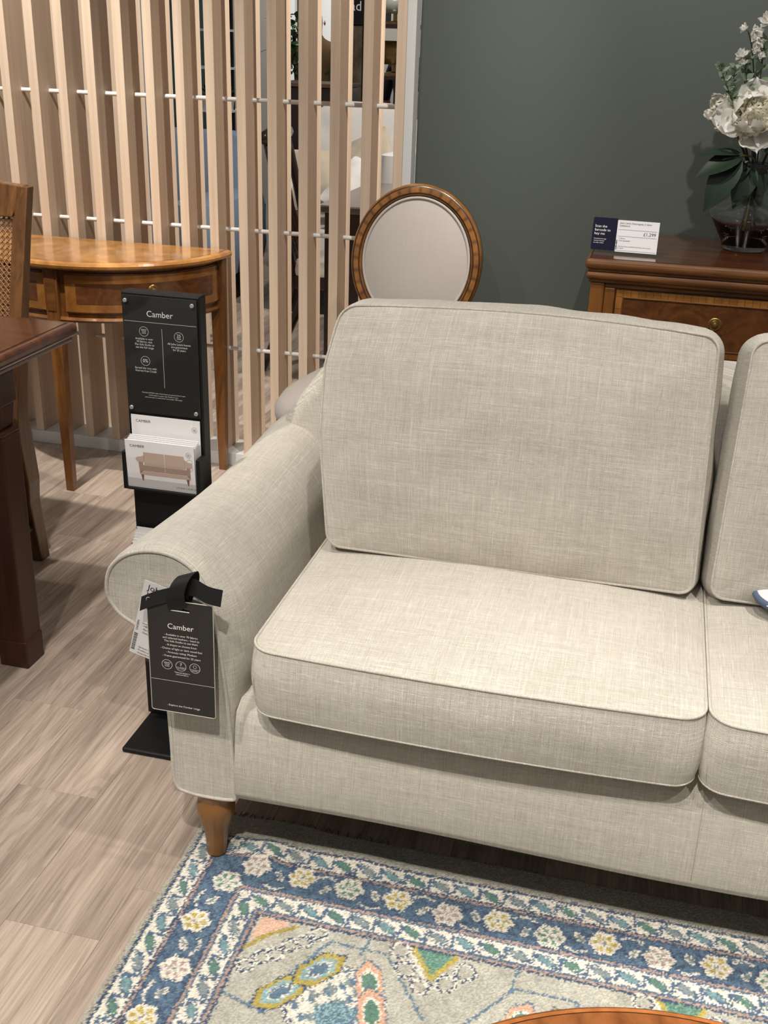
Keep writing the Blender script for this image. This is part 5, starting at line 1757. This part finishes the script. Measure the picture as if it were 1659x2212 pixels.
# people far back in the store
def person(label, x, y, rot, top_c, leg_c, H=1.72, arm_out=.05):
    V = [(0, 0, .93), (0, 0, 1.10), (0, 0, 1.28), (0, 0, 1.42), (0, -.01, 1.50), (0, -.02, 1.60), (0, -.02, 1.70)]
    R = [(.155, .11), (.135, .10), (.165, .11), (.14, .09), (.055, .055), (.080, .095), (.065, .075)]
    E_ = [(0, 1), (1, 2), (2, 3), (3, 4), (4, 5), (5, 6)]
    for s in (-1, 1):
        b = len(V)
        V += [(s * .09, 0, .86), (s * .10, -.01, .48), (s * .105, .01, .09), (s * .11, -.14, .035)]
        R += [(.09, .09), (.062, .062), (.043, .043), (.04, .032)]
        E_ += [(0, b), (b, b + 1), (b + 1, b + 2), (b + 2, b + 3)]
        b = len(V)
        V += [(s * .19, 0, 1.40), (s * (.215 + arm_out), .01, 1.13), (s * (.20 + arm_out), -.09, .90), (s * (.195 + arm_out), -.12, .80)]
        R += [(.055, .055), (.043, .043), (.032, .030), (.036, .018)]
        E_ += [(3, b), (b, b + 1), (b + 1, b + 2), (b + 2, b + 3)]
        h = b + 3
        for k, (dx, dy, L) in enumerate(((-.02, -.02, .07), (-.007, -.015, .085), (.007, -.01, .08), (.02, -.005, .065), (.0, -.05, .045))):
            f = len(V)
            V += [(V[h][0] + dx, V[h][1] + dy, .80 - L * .55), (V[h][0] + dx, V[h][1] + dy + .012, .80 - L)]
            R += [(.0085, .0085), (.006, .006)]
            E_ += [(h, f), (f, f + 1)]
    me = bpy.data.meshes.new('figure')
    me.from_pydata(V, E_, [])
    o = bpy.data.objects.new('figure', me)
    C.objects.link(o)
    md = o.modifiers.new('skin', 'SKIN')
    for i, r_ in enumerate(R):
        me.skin_vertices[0].data[i].radius = r_
    me.skin_vertices[0].data[0].use_root = True
    o.modifiers.new('sub', 'SUBSURF').levels = 1
    dg = bpy.context.evaluated_depsgraph_get()
    out = bpy.data.meshes.new_from_object(o.evaluated_get(dg))
    bpy.data.objects.remove(o)
    skin = newmat('skin', (.46, .25, .17), .6); tp = newmat('top_cloth', top_c, .9); lg = newmat('trouser_cloth', leg_c, .9); hair = newmat('hair', (.05, .03, .02), .7); shoe = newmat('shoe', (.02, .02, .02), .5)
    for m_ in (skin, tp, lg, hair, shoe):
        out.materials.append(m_)
    for p in out.polygons:
        c_ = p.center
        if c_.z > 1.50:
            p.material_index = 3 if (c_.z > 1.69 or c_.y > .02) else 0
        elif c_.z < .07:
            p.material_index = 4
        elif abs(c_.x) > .19 and c_.z < 1.14:
            p.material_index = 0
        elif c_.z > .90:
            p.material_index = 1
        else:
            p.material_index = 2
        p.use_smooth = True
    ob = O('person', out, None, None, (x, y, 0))
    ob.scale = (H / 1.77,) * 3
    ob.rotation_euler = (0, 0, rot)
    # face: nose, ears, eyes as one small child
    hm = [xf(lathe_me([(0, 0), (.012, .002), (.008, .02), (0, .028)], 10), Matrix.Translation((0, -.105, 1.585)))]
    for s in (-1, 1):
        hm.append(xf(lathe_me([(0, -.022), (.010, 0), (0, .022)], 8), Matrix.Translation((s * .082, -.015, 1.60))))
        hm.append(xf(lathe_me([(0, -.008), (.009, 0), (0, .008)], 8), Matrix.Translation((s * .03, -.108, 1.625))))
    f_ = bpy.data.objects.new('face', join_me('face', hm)); C.objects.link(f_); f_.parent = ob; f_.data.materials.append(skin)
    return tag(ob, label, 'person')
person('person in brown short-sleeved top and cream trousers at the back', -2.72, 8.70, .25, (.12, .07, .025), (.66, .58, .45))
person('person in dark navy clothing standing behind the display shelf', -1.98, 8.75, 2.6, (.012, .014, .028), (.012, .013, .024), 1.6)

# leafy plant, door, panels on the far wall
pl = thing('tall_plant', 'leafy green pot plant in front of the far window', 'plant', (-2.64, 8.0, 0))
O('pot', xf(lathe_me([(0, 0), (.13, 0), (.16, .30), (.15, .30), (.14, .28), (0, .28)], 24), Matrix.Translation((-2.64, 8.0, 0))), M_cloth_c, pl)
O('trunk', tube_me([(-2.64, 8.0, .25), (-2.62, 8.0, .9), (-2.66, 8.02, 1.5)], .014, 8), M_stem, pl, smooth=True)
lm = []
for k in range(150):
    p = Vector((-2.64 + random.gauss(0, .085), 8.0 + random.gauss(0, .08), random.uniform(1.2, 1.60)))
    q = Euler((random.uniform(-1, 1), random.uniform(-1, 1), random.uniform(0, 6.28))).to_matrix().to_4x4()
    lm.append(xf(leaf_me(.065, .035), Matrix.Translation(p) @ q))
fo = O('foliage', join_me('foliage', lm), newmat('bright_leaf', (.035, .10, .02), .45), pl, smooth=True)
fo['kind'] = 'stuff'
M_win = newmat('daylight_window', (.8, .85, .9), .5)
M_win.node_tree.nodes['Principled BSDF'].inputs['Emission Color'].default_value = (1, .97, .88, 1)
M_win.node_tree.nodes['Principled BSDF'].inputs['Emission Strength'].default_value = 0.28
w1 = struct(box('window_1', -3.45, -2.95, 9.97, 9.9995, .9, 2.6, M_win))
d1 = struct(box('door_1', -3.25, -3.05, 9.90, 9.965, 0, 2.4, newmat('dark_door', (.018, .025, .028), .5)))
tp_ = tag(box('teal_panel', -4.25, -3.75, 9.2, 9.26, 0, 2.2, newmat('teal_board', (.05, .10, .10), .7), None, .004), 'dark teal display board standing at the far left', 'display board')
rk = thing('display_rack', 'white and black framed display rack with plants, far left', 'rack', (-3.2, 8.0, 0))
for x in (-3.42, -3.12):
    box('post', x - .012, x + .012, 7.98, 8.004, 0, 2.0, M_black, rk)
for z in (.55, .93, 1.22, 1.47):
    box('shelf', -3.42, -3.10, 7.86, 8.14, z, z + .016, M_white, rk)
box('back_sheet', -3.115, -3.02, 8.16, 8.18, .5, 2.0, M_white, rk)
for k, (x, z) in enumerate(((-3.16, .946), (-3.30, .946), (-3.18, .566))):
    tp2 = thing('potted_foliage', ('leafy pot at the right of the rack shelf', 'leafy pot at the left of the rack shelf', 'leafy pot on the lowest rack shelf')[k], 'plant', (x, 7.97, z), 'pots on the rack')
    O('pot', xf(lathe_me([(0, 0), (.05, 0), (.06, .09), (0, .085)], 16), Matrix.Translation((x, 7.97, z))), M_cloth_c, tp2)
    lm = []
    for q in range(40):
        a = random.uniform(0, 6.28)
        lm.append(xf(leaf_me(.10, .03), Matrix.Translation((x, 7.97, z + .08)) @ Matrix.Rotation(a, 4, 'Z') @ Matrix.Rotation(random.uniform(.3, 1.4), 4, 'X')))
    f2 = O('foliage', join_me('fol', lm), M_leafd if k else M_leafg, tp2, smooth=True); f2['kind'] = 'stuff'
